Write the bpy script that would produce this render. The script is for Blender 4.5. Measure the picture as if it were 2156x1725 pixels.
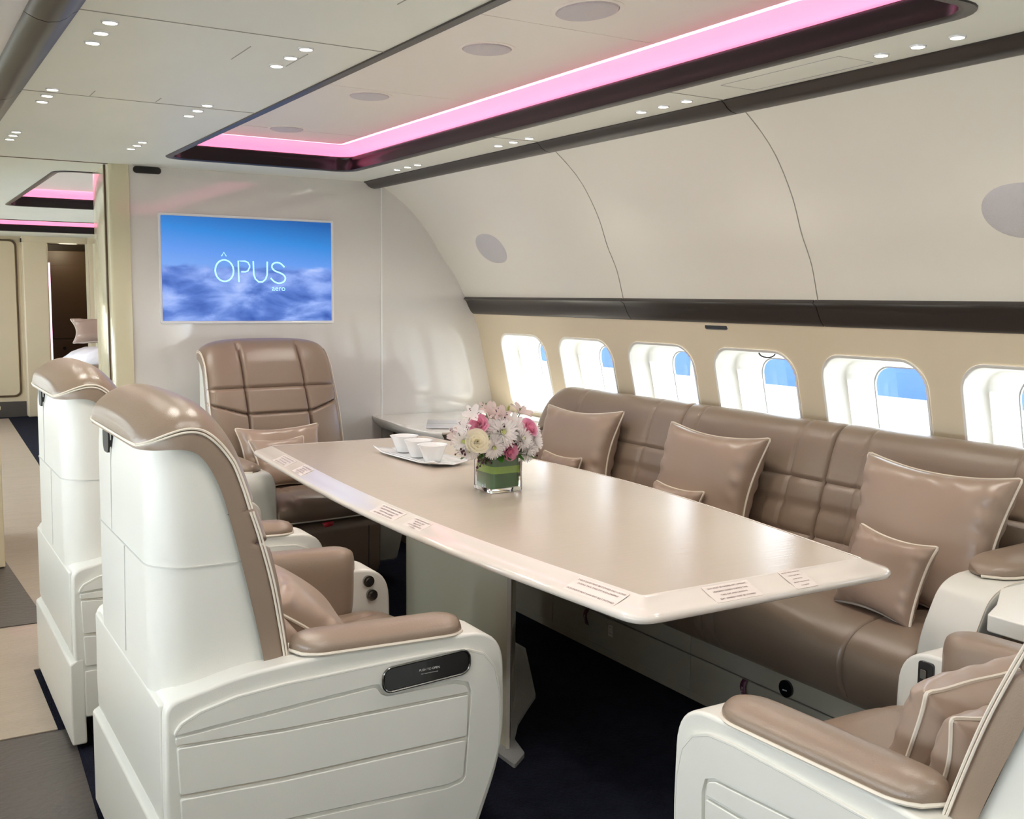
import bpy, bmesh, math, random
from mathutils import Vector, Matrix, Euler
PI = math.pi
rnd = random.Random(7)
for o in list(bpy.data.objects): bpy.data.objects.remove(o)
SC = bpy.context.scene
COL = SC.collection

# ------------------------------------------------------------------ camera, world, sun, exposure
EYE = Vector((0.0, 0.0, 1.37))
yaw, pitch, roll = 0.54295, 0.106068, 0.009945
fwd = Vector((math.sin(yaw)*math.cos(pitch), math.cos(yaw)*math.cos(pitch), -math.sin(pitch)))
r0 = Vector((math.cos(yaw), -math.sin(yaw), 0)); u0 = r0.cross(fwd)
rt = r0*math.cos(roll) + u0*math.sin(roll); up = -r0*math.sin(roll) + u0*math.cos(roll)
cam = bpy.data.objects.new('camera', bpy.data.cameras.new('camera')); COL.objects.link(cam)
cam.matrix_world = Matrix(((rt.x, up.x, -fwd.x, EYE.x), (rt.y, up.y, -fwd.y, EYE.y), (rt.z, up.z, -fwd.z, EYE.z), (0, 0, 0, 1)))
cam.data.sensor_width = 36.0; cam.data.lens = 2200.4/2156*36.0
cam.data.clip_start = 0.02; cam.data.clip_end = 500
SC.camera = cam
SC.view_settings.view_transform = 'Standard'; SC.view_settings.look = 'None'
SC.view_settings.gamma = 1.0; SC.view_settings.use_curve_mapping = False
SC.view_settings.exposure = 0.20

world = bpy.data.worlds.new('world'); SC.world = world; world.use_nodes = True
bg = world.node_tree.nodes['Background']; bg.inputs[0].default_value = (0.80, 0.90, 1.0, 1); bg.inputs[1].default_value = 6.0

def light(name, kind, loc, energy, color=(1, 1, 1), parent=None, **kw):
    d = bpy.data.lights.new(name, kind); d.energy = energy; d.color = color
    rot = kw.pop('rot', None)
    for k, v in kw.items(): setattr(d, k, v)
    o = bpy.data.objects.new(name, d); COL.objects.link(o); o.location = loc
    if rot is not None: o.rotation_euler = rot
    if parent: o.parent = parent
    return o
sd = Vector((-0.62, 0.42, -0.66))                       # the way the sunlight travels
light('sun', 'SUN', (8, -4, 8), 15.0, (1.0, 0.95, 0.86), angle=0.009, rot=sd.to_track_quat('-Z', 'Y').to_euler())

WIN_Y = [4.930 - 0.5975*k for k in range(10)]           # window centres along both cabin sides
WIN_N = [6.125 + 0.5975*k for k in range(10)]           # and unseen ones added in the next cabin for their light
CX = 1.347                                              # cabin centre line
# daylight entering by the windows on the left side, behind and beside the photographer
for y in WIN_Y+WIN_N:
    light('daylight', 'AREA', (2*CX-3.30, y, 0.97), 3.4 if y < 5.3 else 16.0, (0.82, 0.91, 1.0), shape='RECTANGLE', size=0.40, size_y=0.34, rot=(0, -PI/2, 0))  # the stronger ones are added to brighten the next cabin
for y in WIN_Y[:7]:
    light('daylight', 'AREA', (3.33, y, 0.95), 1.0, (1, 1, 1), shape='RECTANGLE', size=0.42, size_y=0.36, rot=(0, PI/2, 0)).data.cycles.is_portal = True

# ------------------------------------------------------------------ materials
def srgb(*c):
    return tuple(((x/255)/12.92 if x/255 <= 0.04045 else ((x/255+0.055)/1.055)**2.4) for x in c) + (1,)
def mat(name, col, rough=0.5, metal=0.0, coat=0.0, spec=0.5, bump=None, vary=None, emis=None, sheen=0.0, trans=0.0, ior=1.5, aniso=0.0):
    """bump=(scale, strength[, stretch xyz]); vary=(scale, amount) mottles the colour"""
    m = bpy.data.materials.new(name); m.use_nodes = True
    nt = m.node_tree; b = nt.nodes['Principled BSDF']
    c = srgb(*col)
    b.inputs['Base Color'].default_value = c; b.inputs['Roughness'].default_value = rough
    b.inputs['Metallic'].default_value = metal; b.inputs['Coat Weight'].default_value = coat; b.inputs['Coat Roughness'].default_value = 0.06
    b.inputs['Specular IOR Level'].default_value = spec; b.inputs['Sheen Weight'].default_value = sheen
    b.inputs['Transmission Weight'].default_value = trans; b.inputs['IOR'].default_value = ior
    if emis:
        b.inputs['Emission Color'].default_value = srgb(*emis[0]); b.inputs['Emission Strength'].default_value = emis[1]
    tc = nt.nodes.new('ShaderNodeTexCoord')
    def noise(scale, stretch=(1, 1, 1), detail=4):
        mp = nt.nodes.new('ShaderNodeMapping'); mp.inputs['Scale'].default_value = stretch
        nt.links.new(tc.outputs['Object'], mp.inputs[0])
        n = nt.nodes.new('ShaderNodeTexNoise'); n.inputs['Scale'].default_value = scale; n.inputs['Detail'].default_value = detail
        nt.links.new(mp.outputs[0], n.inputs['Vector']); return n
    if vary:
        n = noise(vary[0], vary[2] if len(vary) > 2 else (1, 1, 1))
        mx = nt.nodes.new('ShaderNodeMix'); mx.data_type = 'RGBA'
        a = vary[1]
        mx.inputs[6].default_value = tuple(x*(1-a) for x in c[:3])+(1,); mx.inputs[7].default_value = tuple(min(1, x*(1+a)) for x in c[:3])+(1,)
        nt.links.new(n.outputs['Fac'], mx.inputs[0]); nt.links.new(mx.outputs[2], b.inputs['Base Color'])
    if bump:
        n = noise(bump[0], bump[2] if len(bump) > 2 else (1, 1, 1))
        bp = nt.nodes.new('ShaderNodeBump'); bp.inputs['Strength'].default_value = bump[1]; bp.inputs['Distance'].default_value = 0.01
        nt.links.new(n.outputs['Fac'], bp.inputs['Height']); nt.links.new(bp.outputs[0], b.inputs['Normal'])
    return m
M = {}
M['seam_white'] = mat('seam_white', (206, 204, 196), 0.5)
M['seam_line'] = mat('seam_line', (168, 166, 156), 0.5)
M['white_leather'] = mat('white_leather', (222, 220, 211), 0.34, spec=0.45, bump=(420, 0.05), vary=(3, 0.03))
M['taupe_leather'] = mat('taupe_leather', (142, 123, 106), 0.29, spec=0.7, bump=(380, 0.10), vary=(4, 0.06))
M['taupe_satin'] = mat('taupe_satin', (163, 141, 124), 0.30, spec=0.6, sheen=0.1, bump=(9, 0.12), vary=(5, 0.05))
M['piping'] = mat('piping', (226, 216, 200), 0.45)
M['panel_low'] = mat('panel_low', (226, 212, 184), 0.42, spec=0.4, vary=(1.5, 0.02))  # warmer than panel: glow of sun bounced off the sills put into the colour
M['panel'] = mat('panel', (236, 232, 219), 0.38, spec=0.4, vary=(1.5, 0.02))
M['ceiling'] = mat('ceiling', (229, 230, 218), 0.42, spec=0.35, vary=(4, 0.06, (1, 0.4, 1)), bump=(5, 0.03))
M['coffer'] = mat('coffer', (234, 230, 219), 0.4, spec=0.4)
M['gloss_white'] = mat('gloss_white', (220, 217, 212), 0.06, coat=1.0, bump=(3.2, 0.006))
M['cream_gloss'] = mat('cream_gloss', (214, 207, 176), 0.12, coat=0.7, bump=(5, 0.05, (1, 1, 0.3)))
M['dark_trim'] = mat('dark_trim', (46, 40, 37), 0.34, spec=0.5)
M['fascia'] = mat('fascia', (20, 17, 17), 0.25, spec=0.3)
M['base_panel_shaded'] = mat('base_panel_shaded', (172, 167, 152), 0.45)  # darker than the wall panels: shade at the sofa foot put into the colour
M['black'] = mat('black', (12, 12, 12), 0.5)
M['black_gloss'] = mat('black_gloss', (22, 22, 24), 0.15, coat=0.5)
M['chrome'] = mat('chrome', (150, 148, 145), 0.15, metal=1.0)
M['reveal'] = mat('reveal', (238, 236, 228), 0.35)
M['table_top'] = mat('table_top', (214, 200, 185), 0.27, metal=0.35, coat=0.0, spec=1.0, ior=1.6, bump=(60, 0.06, (0.05, 1, 1)), vary=(3, 0.03))
M['table_edge'] = mat('table_edge', (226, 218, 208), 0.12, coat=0.7)
M['pedestal'] = mat('pedestal', (213, 210, 187), 0.2, coat=0.5, bump=(4, 0.05, (1, 1, 0.2)))
M['carpet'] = mat('carpet', (28, 30, 42), 0.95, spec=0.1, bump=(160, 0.8, (1, 0.4, 1)), vary=(14, 0.45))
M['floor_cover'] = mat('floor_cover', (172, 156, 138), 0.32, spec=0.5, coat=0.2, bump=(46, 0.30, (0.35, 1.6, 1)), vary=(6, 0.16, (0.5, 2, 1)))
M['floor_dark'] = mat('floor_dark', (80, 74, 70), 0.36, spec=0.5, bump=(34, 0.25, (0.7, 1.8, 1)), vary=(6, 0.15))
M['porcelain'] = mat('porcelain', (238, 240, 240), 0.12, coat=0.6)
M['label_paper'] = mat('label_paper', (226, 216, 208), 0.35)
M['ink'] = mat('ink', (92, 55, 60), 0.5)
M['paper'] = mat('paper', (205, 205, 208), 0.3)
M['cream'] = mat('cream', (222, 207, 176), 0.4)
M['linen'] = mat('linen', (236, 234, 236), 0.8, bump=(9, 0.5))
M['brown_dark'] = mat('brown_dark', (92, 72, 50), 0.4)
M['lamp'] = mat('lamp', (255, 250, 235), 0.5, emis=((255, 246, 226), 9.0))
M['pink_led'] = mat('pink_led', (255, 190, 235), 0.5, emis=((255, 196, 228), 2.0))
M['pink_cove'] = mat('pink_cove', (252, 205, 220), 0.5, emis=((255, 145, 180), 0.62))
M['speaker_light'] = mat('speaker_light', (206, 203, 203), 0.5, bump=(300, 0.4))
M['speaker_mesh'] = mat('speaker_mesh', (176, 176, 176), 0.5, bump=(300, 0.6))
M['vase_glass'] = mat('vase_glass', (255, 255, 255), 0.02, trans=1.0, ior=1.45)
M['leaf_light'] = mat('leaf_light', (140, 185, 45), 0.3, vary=(30, 0.3, (0.2, 0.2, 3)))
M['leaf_dark'] = mat('leaf_dark', (44, 104, 22), 0.3, vary=(30, 0.4))
M['rose_pink'] = mat('rose_pink', (250, 178, 204), 0.45, vary=(40, 0.25))
M['rose_white'] = mat('rose_white', (250, 246, 226), 0.45)
M['petal_white'] = mat('petal_white', (252, 250, 248), 0.5)
M['petal_blush'] = mat('petal_blush', (230, 214, 210), 0.5, vary=(30, 0.1))
M['bud_dark'] = mat('bud_dark', (62, 14, 34), 0.5)
M['stem'] = mat('stem', (120, 132, 88), 0.5)
M['yellow_green'] = mat('yellow_green', (190, 200, 120), 0.5)
M['red'] = mat('red', (190, 25, 45), 0.5)
M['purple'] = mat('purple', (96, 44, 70), 0.5)
M['wing_white'] = mat('wing_white', (245, 245, 245), 0.5)
M['apron'] = mat('apron', (225, 225, 222), 0.8)
M['hangar'] = mat('hangar', (60, 92, 190), 0.7, vary=(0.25, 0.5, (1, 1, 0.05)))
M['rubber'] = mat('rubber', (60, 58, 56), 0.7)
# ------------------------------------------------------------------ mesh helpers
def new(name, verts, faces, m, parent=None, bevel=0, seg=3, smooth=True, angle=40, loc=None):
    me = bpy.data.meshes.new(name); me.from_pydata([tuple(v) for v in verts], [], faces); me.update()
    bm = bmesh.new(); bm.from_mesh(me); bmesh.ops.remove_doubles(bm, verts=bm.verts, dist=1e-5)
    bmesh.ops.recalc_face_normals(bm, faces=bm.faces); bm.to_mesh(me); bm.free()
    if isinstance(m, (list, tuple)):
        for x in m: me.materials.append(x)
    else: me.materials.append(m)
    for p in me.polygons: p.use_smooth = smooth
    if smooth: me.set_sharp_from_angle(angle=math.radians(angle))
    o = bpy.data.objects.new(name, me); COL.objects.link(o)
    if parent: o.parent = parent
    if loc: o.location = loc
    if bevel:
        b = o.modifiers.new('bevel', 'BEVEL'); b.width = bevel; b.segments = seg; b.limit_method = 'ANGLE'; b.angle_limit = math.radians(35); b.harden_normals = True
    return o
class G:
    """collects geometry for one mesh"""
    def __init__(s): s.v = []; s.f = []
    def add(s, vs, fs):
        n = len(s.v); s.v += [tuple(v) for v in vs]; s.f += [tuple(i+n for i in f) for f in fs]; return s
    def box(s, x0, x1, y0, y1, z0, z1):
        return s.add([(x, y, z) for x in (x0, x1) for y in (y0, y1) for z in (z0, z1)],
                     [(0, 1, 3, 2), (4, 6, 7, 5), (0, 4, 5, 1), (2, 3, 7, 6), (0, 2, 6, 4), (1, 5, 7, 3)])
    def rings(s, rings, closed=True, cap=True, wrap=False):
        n = len(rings[0]); vs = [p for r in rings for p in r]; fs = []
        K = len(rings)
        for k in range(K if wrap else K-1):
            a, b = k*n, ((k+1) % K)*n
            for i in range(n if closed else n-1):
                j = (i+1) % n; fs.append((a+i, a+j, b+j, b+i))
        if cap and closed and not wrap:
            fs.append(tuple(range(n))[::-1]); fs.append(tuple((K-1)*n+i for i in range(n)))
        return s.add(vs, fs)
    def tube(s, path, r, n=8, closed=False, cap=True):
        P = [Vector(p) for p in path]; K = len(P); rings = []
        up_ = Vector((0, 0, 1)); prev = None
        for k in range(K):
            if closed: t = P[(k+1) % K]-P[k-1]
            else: t = P[min(k+1, K-1)]-P[max(k-1, 0)]
            t.normalize() if t.length > 1e-9 else None
            if prev is None:
                a = t.cross(up_)
                if a.length < 0.1: a = t.cross(Vector((1, 0, 0)))
            else: a = prev-t*prev.dot(t)
            a.normalize(); prev = a; b = t.cross(a)
            rr = r[k] if isinstance(r, (list, tuple)) else r
            rings.append([P[k]+a*(rr*math.cos(2*PI*i/n))+b*(rr*math.sin(2*PI*i/n)) for i in range(n)])
        return s.rings(rings, True, cap and not closed, closed)
    def prism(s, pts, lo, hi, axis):
        """pts 2-D outline; axis 'x' -> pts are (y,z); 'y' -> (x,z); 'z' -> (x,y)"""
        def m3(p, h): return {'x': (h, p[0], p[1]), 'y': (p[0], h, p[1]), 'z': (p[0], p[1], h)}[axis]
        return s.rings([[m3(p, lo) for p in pts], [m3(p, hi) for p in pts]])
    def obj(s, name, m, parent=None, **kw): return new(name, s.v, s.f, m, parent, **kw)
def box(name, x0, x1, y0, y1, z0, z1, m, parent=None, **kw): return G().box(x0, x1, y0, y1, z0, z1).obj(name, m, parent, **kw)
def thing(name, label, cat, loc=(0, 0, 0), rz=0, group=None):
    o = bpy.data.objects.new(name, None); COL.objects.link(o); o.location = loc; o.rotation_euler = (0, 0, rz)
    o.empty_display_size = 0.1; o['label'] = label; o['category'] = cat
    if group: o['group'] = group
    return o
def tag(o, label, cat, group=None):
    o['label'] = label; o['category'] = cat
    if group: o['group'] = group
    return o
def struct(o): o['kind'] = 'structure'; return o
def rrect(w, h, r, n=6, cx=0, cy=0):
    out = []
    for (sx, sy, a0) in ((1, 1, 0), (-1, 1, PI/2), (-1, -1, PI), (1, -1, 1.5*PI)):
        for i in range(n+1):
            a = a0+PI/2*i/n; out.append((cx+sx*(w/2-r)+r*math.cos(a), cy+sy*(h/2-r)+r*math.sin(a)))
    return out
def round_poly(pts, r, n=5):
    """round the corners of a 2-D outline; r may be one radius or one per corner"""
    out = []; N = len(pts)
    for i in range(N):
        p = Vector(pts[i]); a = Vector(pts[i-1])-p; b = Vector(pts[(i+1) % N])-p
        rr = r[i] if isinstance(r, (list, tuple)) else r
        rr = min(rr, a.length*0.48, b.length*0.48)
        if rr < 1e-4: out.append(tuple(p)); continue
        p0 = p+a.normalized()*rr; p1 = p+b.normalized()*rr
        for k in range(n+1):
            t = k/n; q = p0*(1-t)**2+p*2*t*(1-t)+p1*t*t; out.append((q.x, q.y))
    return out
def spline(pts, n=8):
    """Catmull-Rom through the points"""
    P = [Vector(p) for p in pts]; out = []
    for i in range(len(P)-1):
        a = P[max(i-1, 0)]; b = P[i]; c = P[i+1]; d = P[min(i+2, len(P)-1)]
        for k in range(n):
            t = k/n; out.append(0.5*((2*b)+(c-a)*t+(2*a-5*b+4*c-d)*t*t+(3*b-a-3*c+d)*t**3))
    out.append(P[-1]); return out
def lerp_tab(tab, v):
    if v <= tab[0][0]: return tab[0][1]
    for (a, x), (b, y) in zip(tab, tab[1:]):
        if v <= b: return x+(y-x)*(v-a)/(b-a)
    return tab[-1][1]
TEXTS = []
def text(body, size, m, parent, loc, rot, align='CENTER', name='lettering', width=None):
    c = bpy.data.curves.new(name, 'FONT'); c.body = body; c.size = size; c.align_x = align; c.align_y = 'CENTER'; c.space_line = 1.15
    c.materials.append(m); o = bpy.data.objects.new(name, c); COL.objects.link(o); o.parent = parent; o.location = loc; o.rotation_euler = rot
    if width: o.scale = (width, 1, 1)
    TEXTS.append(o); return o

for k_ in ('petal_white', 'petal_blush', 'rose_white', 'rose_pink'):
    nt_ = M[k_].node_tree; b_ = nt_.nodes['Principled BSDF']; tl = nt_.nodes.new('ShaderNodeBsdfTranslucent'); mx_ = nt_.nodes.new('ShaderNodeMixShader'); mx_.inputs[0].default_value = 0.42
    tl.inputs[0].default_value = b_.inputs['Base Color'].default_value; nt_.links.new(b_.outputs[0], mx_.inputs[1]); nt_.links.new(tl.outputs[0], mx_.inputs[2]); nt_.links.new(mx_.outputs[0], nt_.nodes['Material Output'].inputs[0])
# ------------------------------------------------------------------ cabin shell
ZC = 1.994; YB = 5.38; YN = -2.2; YF = 12.8
PROF = [(-0.02, 2.93), (0.30, 3.08), (0.55, 3.12), (0.685, 3.121), (0.843, 3.103), (0.95, 3.080), (1.112, 3.036), (1.28, 2.975), (1.372, 2.920), (1.50, 2.848), (1.604, 2.767), (1.72, 2.690), (1.837, 2.587), (1.91, 2.500), (1.975, 2.400)]
PROF = sorted((round(v[0], 5), v[1]) for v in spline([Vector(p) for p in PROF], 10))
def wx(z): return lerp_tab(PROF, z)
ZS = [-0.02, 0.15, 0.30, 0.45, 0.55, 0.62]
def cabin_side(name, sgn, y0, y1, wins):
    X = (lambda x: x) if sgn > 0 else (lambda x: 2*CX-x)
    g = G(); n = 10
    # below and above the window belt
    for zs in (ZS+[0.66], [1.24, 1.28, 1.326, 1.372]+[1.372+0.603*k/14 for k in range(1, 15)]):
        g.rings([[(X(wx(z)), y, z) for z in zs] for y in (y0, y1)], False, False)
    # window belt: a rounded hole in every cell
    cells = sorted(wins); edges = [y0]+[(a+b)/2 for a, b in zip(cells, cells[1:])]+[y1]
    for cy, ya, yb in zip(cells, edges, edges[1:]):
        hole = [(cy+u, 0.955+v) for u, v in rrect(0.458, 0.425, 0.095, n)]
        outer = []
        for (u, v) in hole:
            du, dv = u-cy, v-0.955
            k = min(((yb-cy) if du > 0 else (cy-ya))/max(abs(du), 1e-6), (0.285 if dv > 0 else 0.295)/max(abs(dv), 1e-6)) if True else 1
            outer.append((cy+du*k, 0.955+dv*k))
        cor = [(yb, 1.24), (ya, 1.24), (ya, 0.66), (yb, 0.66)]
        for i, c in enumerate(cor):                      # snap the nearest sample to every corner
            j = min(range(len(outer)), key=lambda q: (outer[q][0]-c[0])**2+(outer[q][1]-c[1])**2); outer[j] = c
        r1 = [(X(wx(z)), y, z) for y, z in hole]; r2 = [(X(wx(z)), y, z) for y, z in outer]
        rm = [(X(wx((a[1]+b[1])/2)), (a[0]+b[0])/2, (a[1]+b[1])/2) for a, b in zip(hole, outer)]
        g.rings([r1, rm, r2], True, False)
    o = g.obj(name, [M['panel'], M['panel_low']], angle=50)
    for p in o.data.polygons: p.material_index = 1 if p.center.z < 1.33 else 0
    return struct(o)
side_r = cabin_side('wall_right', 1, YN, YB+0.02, WIN_Y)
side_l = cabin_side('wall_left', -1, YN, YB+0.02, WIN_Y)
cabin_side('wall_next_right', 1, YB+0.02, YF+0.05, WIN_N)
cabin_side('wall_next_left', -1, YB+0.02, YF+0.05, WIN_N)
# window units: deep reveal, stepped shade frame, two panes
glass = bpy.data.materials.new('window_glass'); glass.use_nodes = True; nt_ = glass.node_tree; nt_.nodes.clear()
o_ = nt_.nodes.new('ShaderNodeOutputMaterial'); mx_ = nt_.nodes.new('ShaderNodeMixShader'); tr_ = nt_.nodes.new('ShaderNodeBsdfTransparent'); gl_ = nt_.nodes.new('ShaderNodeBsdfGlossy')
gl_.inputs['Roughness'].default_value = 0.02; tr_.inputs[0].default_value = (0.93, 0.97, 1, 1); mx_.inputs[0].default_value = 0.07
nt_.links.new(tr_.outputs[0], mx_.inputs[1]); nt_.links.new(gl_.outputs[0], mx_.inputs[2]); nt_.links.new(mx_.outputs[0], o_.inputs[0])
def window_unit(num, cy, sgn):
    X = (lambda x: x) if sgn > 0 else (lambda x: 2*CX-x)
    def loop(w, h, r, dx, cz=0.955, n=10): return [(X(wx(cz+v)+dx), cy+u, cz+v) for u, v in rrect(w, h, r, n)]
    g = G()
    g.rings([loop(0.474, 0.441, 0.103, -0.001), loop(0.470, 0.437, 0.101, -0.005), loop(0.452, 0.419, 0.092, -0.004), loop(0.448, 0.415, 0.09, 0.004),
             loop(0.425, 0.405, 0.088, 0.06), loop(0.405, 0.395, 0.085, 0.085), loop(0.39, 0.388, 0.082, 0.088), loop(0.375, 0.384, 0.08, 0.15, 0.95),
             loop(0.335, 0.372, 0.085, 0.165, 0.948), loop(0.325, 0.368, 0.085, 0.21, 0.945)], True, False)
    o = struct(g.obj('window_%d' % num, M['reveal'], angle=60))
    gp = G(); P = loop(0.33, 0.372, 0.086, 0.205, 0.945); gp.add(P, [tuple(range(len(P)))])
    gp.obj('glass', glass, o)
    gk = G(); gk.rings([loop(0.332, 0.376, 0.088, 0.198, 0.945), loop(0.318, 0.36, 0.082, 0.198, 0.945), loop(0.318, 0.36, 0.082, 0.206, 0.945)], True, False); gk.obj('gasket', M['speaker_mesh'], o)
    return o
for i, y in enumerate(WIN_Y): window_unit(i+1, y, 1)
for i, y in enumerate(WIN_Y): window_unit(i+11, y, -1)
for i, y in enumerate(WIN_N): window_unit(i+21, y, 1); window_unit(i+31, y, -1)
w4 = bpy.data.objects['window_4']
gt = G(); gt.tube([(3.05+0.012, 3.085+0.045*math.cos(a), 1.160-0.018*math.sin(a)) for a in [PI*k/10 for k in range(11)]], 0.003, 6); gt.obj('shade_pull', M['dark_trim'], w4)
# seams of the side panels
for yt, yb in ((3.66, 3.86), (2.555, 2.695)):
    struct(G().tube([(wx(z)-0.0005, yt+(yb-yt)*(1.975-z)/0.6, z) for z in [1.372+0.603*k/20 for k in range(21)]], 0.0022, 5).obj('trim_seam', M['seam_line']))
# dark rails
def rail(name, pts, y0, y1, sgn=1, m='dark_trim', joints=()):
    X = (lambda x: x) if sgn > 0 else (lambda x: 2*CX-x)
    ys = [y0]+sorted(joints)+[y1]; o0 = None
    for k in range(len(ys)-1):
        g = G().rings([[(X(x), y, z) for x, z in pts] for y in (ys[k]+0.002, ys[k+1]-0.002)])
        o = g.obj(name, M[m], angle=50)
        struct(o)
mid = [(2.935, 1.378), (2.918, 1.375), (2.908, 1.362), (2.925, 1.352), (2.936, 1.33), (2.946, 1.31), (2.958, 1.292), (2.966, 1.283), (2.975, 1.277), (2.99, 1.28), (2.95, 1.37)]
top = [(2.290, 1.998), (2.289, 1.990), (2.300, 1.984), (2.312, 1.972), (2.330, 1.962), (2.352, 1.958), (2.374, 1.962), (2.392, 1.970), (2.404, 1.978), (2.412, 1.99), (2.42, 2.02)]
for s_, nm in ((1, 'right'), (-1, 'left')):
    rail('trim_mid_'+nm, mid, YN, YB-0.0, s_, joints=(3.865, 2.71, 1.55, 0.4)); rail('trim_mid_next_'+nm, mid, YB+0.1, YF, s_); rail('trim_upper_next_'+nm, top, YB+0.1, YF, s_)
    rail('trim_upper_'+nm, top, YN, YB-0.0, s_, joints=(3.62, 2.54, 1.45, 0.4))
# floor and ceiling
struct(box('floor', 2*CX-3.15, 3.15, YN, YF+2, -0.06, 0.0, M['carpet'], smooth=False))
def ceiling_with(name, x0, x1, y0, y1, holes):
    xs = sorted({x0, x1, *[h[0] for h in holes], *[h[1] for h in holes]}); ys = sorted({y0, y1, *[h[2] for h in holes], *[h[3] for h in holes]})
    g = G()
    for a, b in zip(xs, xs[1:]):
        for c, d in zip(ys, ys[1:]):
            mx, my = (a+b)/2, (c+d)/2
            if any(h[0] < mx < h[1] and h[2] < my < h[3] for h in holes): continue
            g.add([(a, c, ZC), (b, c, ZC), (b, d, ZC), (a, d, ZC)], [(0, 1, 2, 3)])
    return struct(g.obj(name, M['ceiling'], smooth=False))
C1 = (1.145, 2.055, 1.45, 5.0)
ceiling_with('ceiling', 2*CX-2.42, 2.42, YN, YB+0.0, [C1])
for y in (2.533, 3.607): struct(box('trim_seam', 0.40, 1.14, y-0.0012, y+0.0012, ZC-0.0015, ZC+0.001, M['seam_line'])); struct(box('trim_seam', 2.06, 2.29, y-0.0012, y+0.0012, ZC-0.0015, ZC+0.001, M['seam_line']))
struct(box('trim_seam', -0.3, 0.97, YB-0.002, YB+0.002, ZC-0.003, ZC+0.001, M['brown_dark']))
# coffer: dark frame, pink lit cove, raised centre panel
def coffer(c, zu=2.112, near_rim=0.10, num=1):
    x0, x1, y0, y1 = c
    def L(d, z, r):
        cx, cy = (x0+x1)/2, (y0+y1)/2
        return [(x, y, z) for x, y in rrect(x1-x0+2*d, y1-y0+2*d, r, 6, cx, cy)]
    g = G()    # flange on the ceiling and curved fascia rising into the coffer
    g.rings([L(0.012, ZC+0.002, 0.10), L(0.010, ZC-0.004, 0.10), L(-0.014, ZC-0.005, 0.085), L(-0.022, ZC+0.0, 0.08)], True, False)
    struct(g.obj('trim_flange', M['dark_trim'], angle=60))
    g = G(); A = L(0.0, ZC, 0.11)
    for i, c_ in enumerate(((x1, y1), (x0, y1), (x0, y0), (x1, y0))): g.add([(c_[0], c_[1], ZC)]+A[i*7:i*7+7], [tuple(range(8))])
    struct(g.obj('ceiling_corner', M['ceiling'], smooth=False))
    g = G(); g.rings([L(-0.022, ZC+0.0, 0.08), L(-0.018, ZC+0.02, 0.08), L(-0.012, ZC+0.045, 0.08), L(-0.016, ZC+0.060, 0.08), L(-0.012, ZC+0.066, 0.08), L(0.0, ZC+0.064, 0.09)], True, False)
    struct(g.obj('trim_fascia', M['fascia'], angle=60))
    g = G(); g.rings([L(0.06, ZC+0.03, 0.14), L(0.068, ZC+0.06, 0.15), L(0.05, ZC+0.095, 0.14), L(0.0, ZC+0.122, 0.10), L(-0.06, ZC+0.135, 0.06), L(-0.11, ZC+0.135, 0.03)], True, False)
    g.rings([L(0.0, ZC+0.03, 0.09), L(0.06, ZC+0.03, 0.14)], True, False)
    struct(g.obj('trim_cove', M['pink_cove'], angle=70))
    P = L(-0.085, zu, 0.02); Q = L(-0.085, zu+0.012, 0.02)
    g = G(); g.add(P, [tuple(range(len(P)))]); g.rings([P, Q], True, False)
    struct(g.obj('ceiling_coffer', M['coffer'], angle=30))
    led = G(); led.rings([L(-0.078, zu+0.002, 0.03), L(-0.058, zu+0.002, 0.03), L(-0.058, zu+0.014, 0.03), L(-0.078, zu+0.014, 0.03)], True, False, True)
    t = tag(led.obj('led_strip', M['pink_led']), ['pink glowing light strip around the raised ceiling panel over the table', 'pink glowing light strip around the ceiling panel just beyond the bulkhead', 'pink glowing light strip around the farthest ceiling panel'][num-1], 'light strip')
    return t
coffer(C1)
ZU = 2.112
for y in (1.95+0.55-0.02, 3.575-0.0, 4.62): struct(box('trim_seam', 1.235, 1.965, y-0.001, y+0.001, ZU-0.0012, ZU+0.001, M['coffer']))
# bulkhead with the screen; gloss panels, end pillar
def bulk_outline(x0):
    return [(x0, 0.0), (x0, ZC)] + [(wx(z), z) for z in [1.975-1.975*k/30 for k in range(31)]]
JX = 2.392
b1 = struct(G().prism([(1.06, 0), (JX-0.002, 0), (JX-0.002, ZC), (1.06, ZC)], YB, YB+0.09, 'y').obj('wall_front', M['gloss_white'], smooth=False))
pts = [(JX+0.002, 0.0), (JX+0.002, ZC)] + [(wx(z)+0.01, z) for z in [1.975-1.975*k/30 for k in range(31)]]
struct(G().prism(pts, YB, YB+0.09, 'y').obj('wall_front_corner', M['gloss_white'], angle=20))
struct(box('trim_joint', JX-0.004, JX+0.004, YB-0.003, YB+0.05, 0.7, ZC-0.01, M['porcelain']))
struct(G().prism(round_poly([(0.965, YB-0.01), (1.062, YB-0.012), (1.062, YB+0.42), (0.965, YB+0.42)], [0.02, 0.004, 0.01, 0.02]), 0.0, ZC, 'z').obj('trim_pillar', M['cream_gloss'], angle=30))
struct(box('trim_edge', 0.957, 0.966, YB+0.05, YB+0.07, 0.02, ZC, M['brown_dark']))
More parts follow.
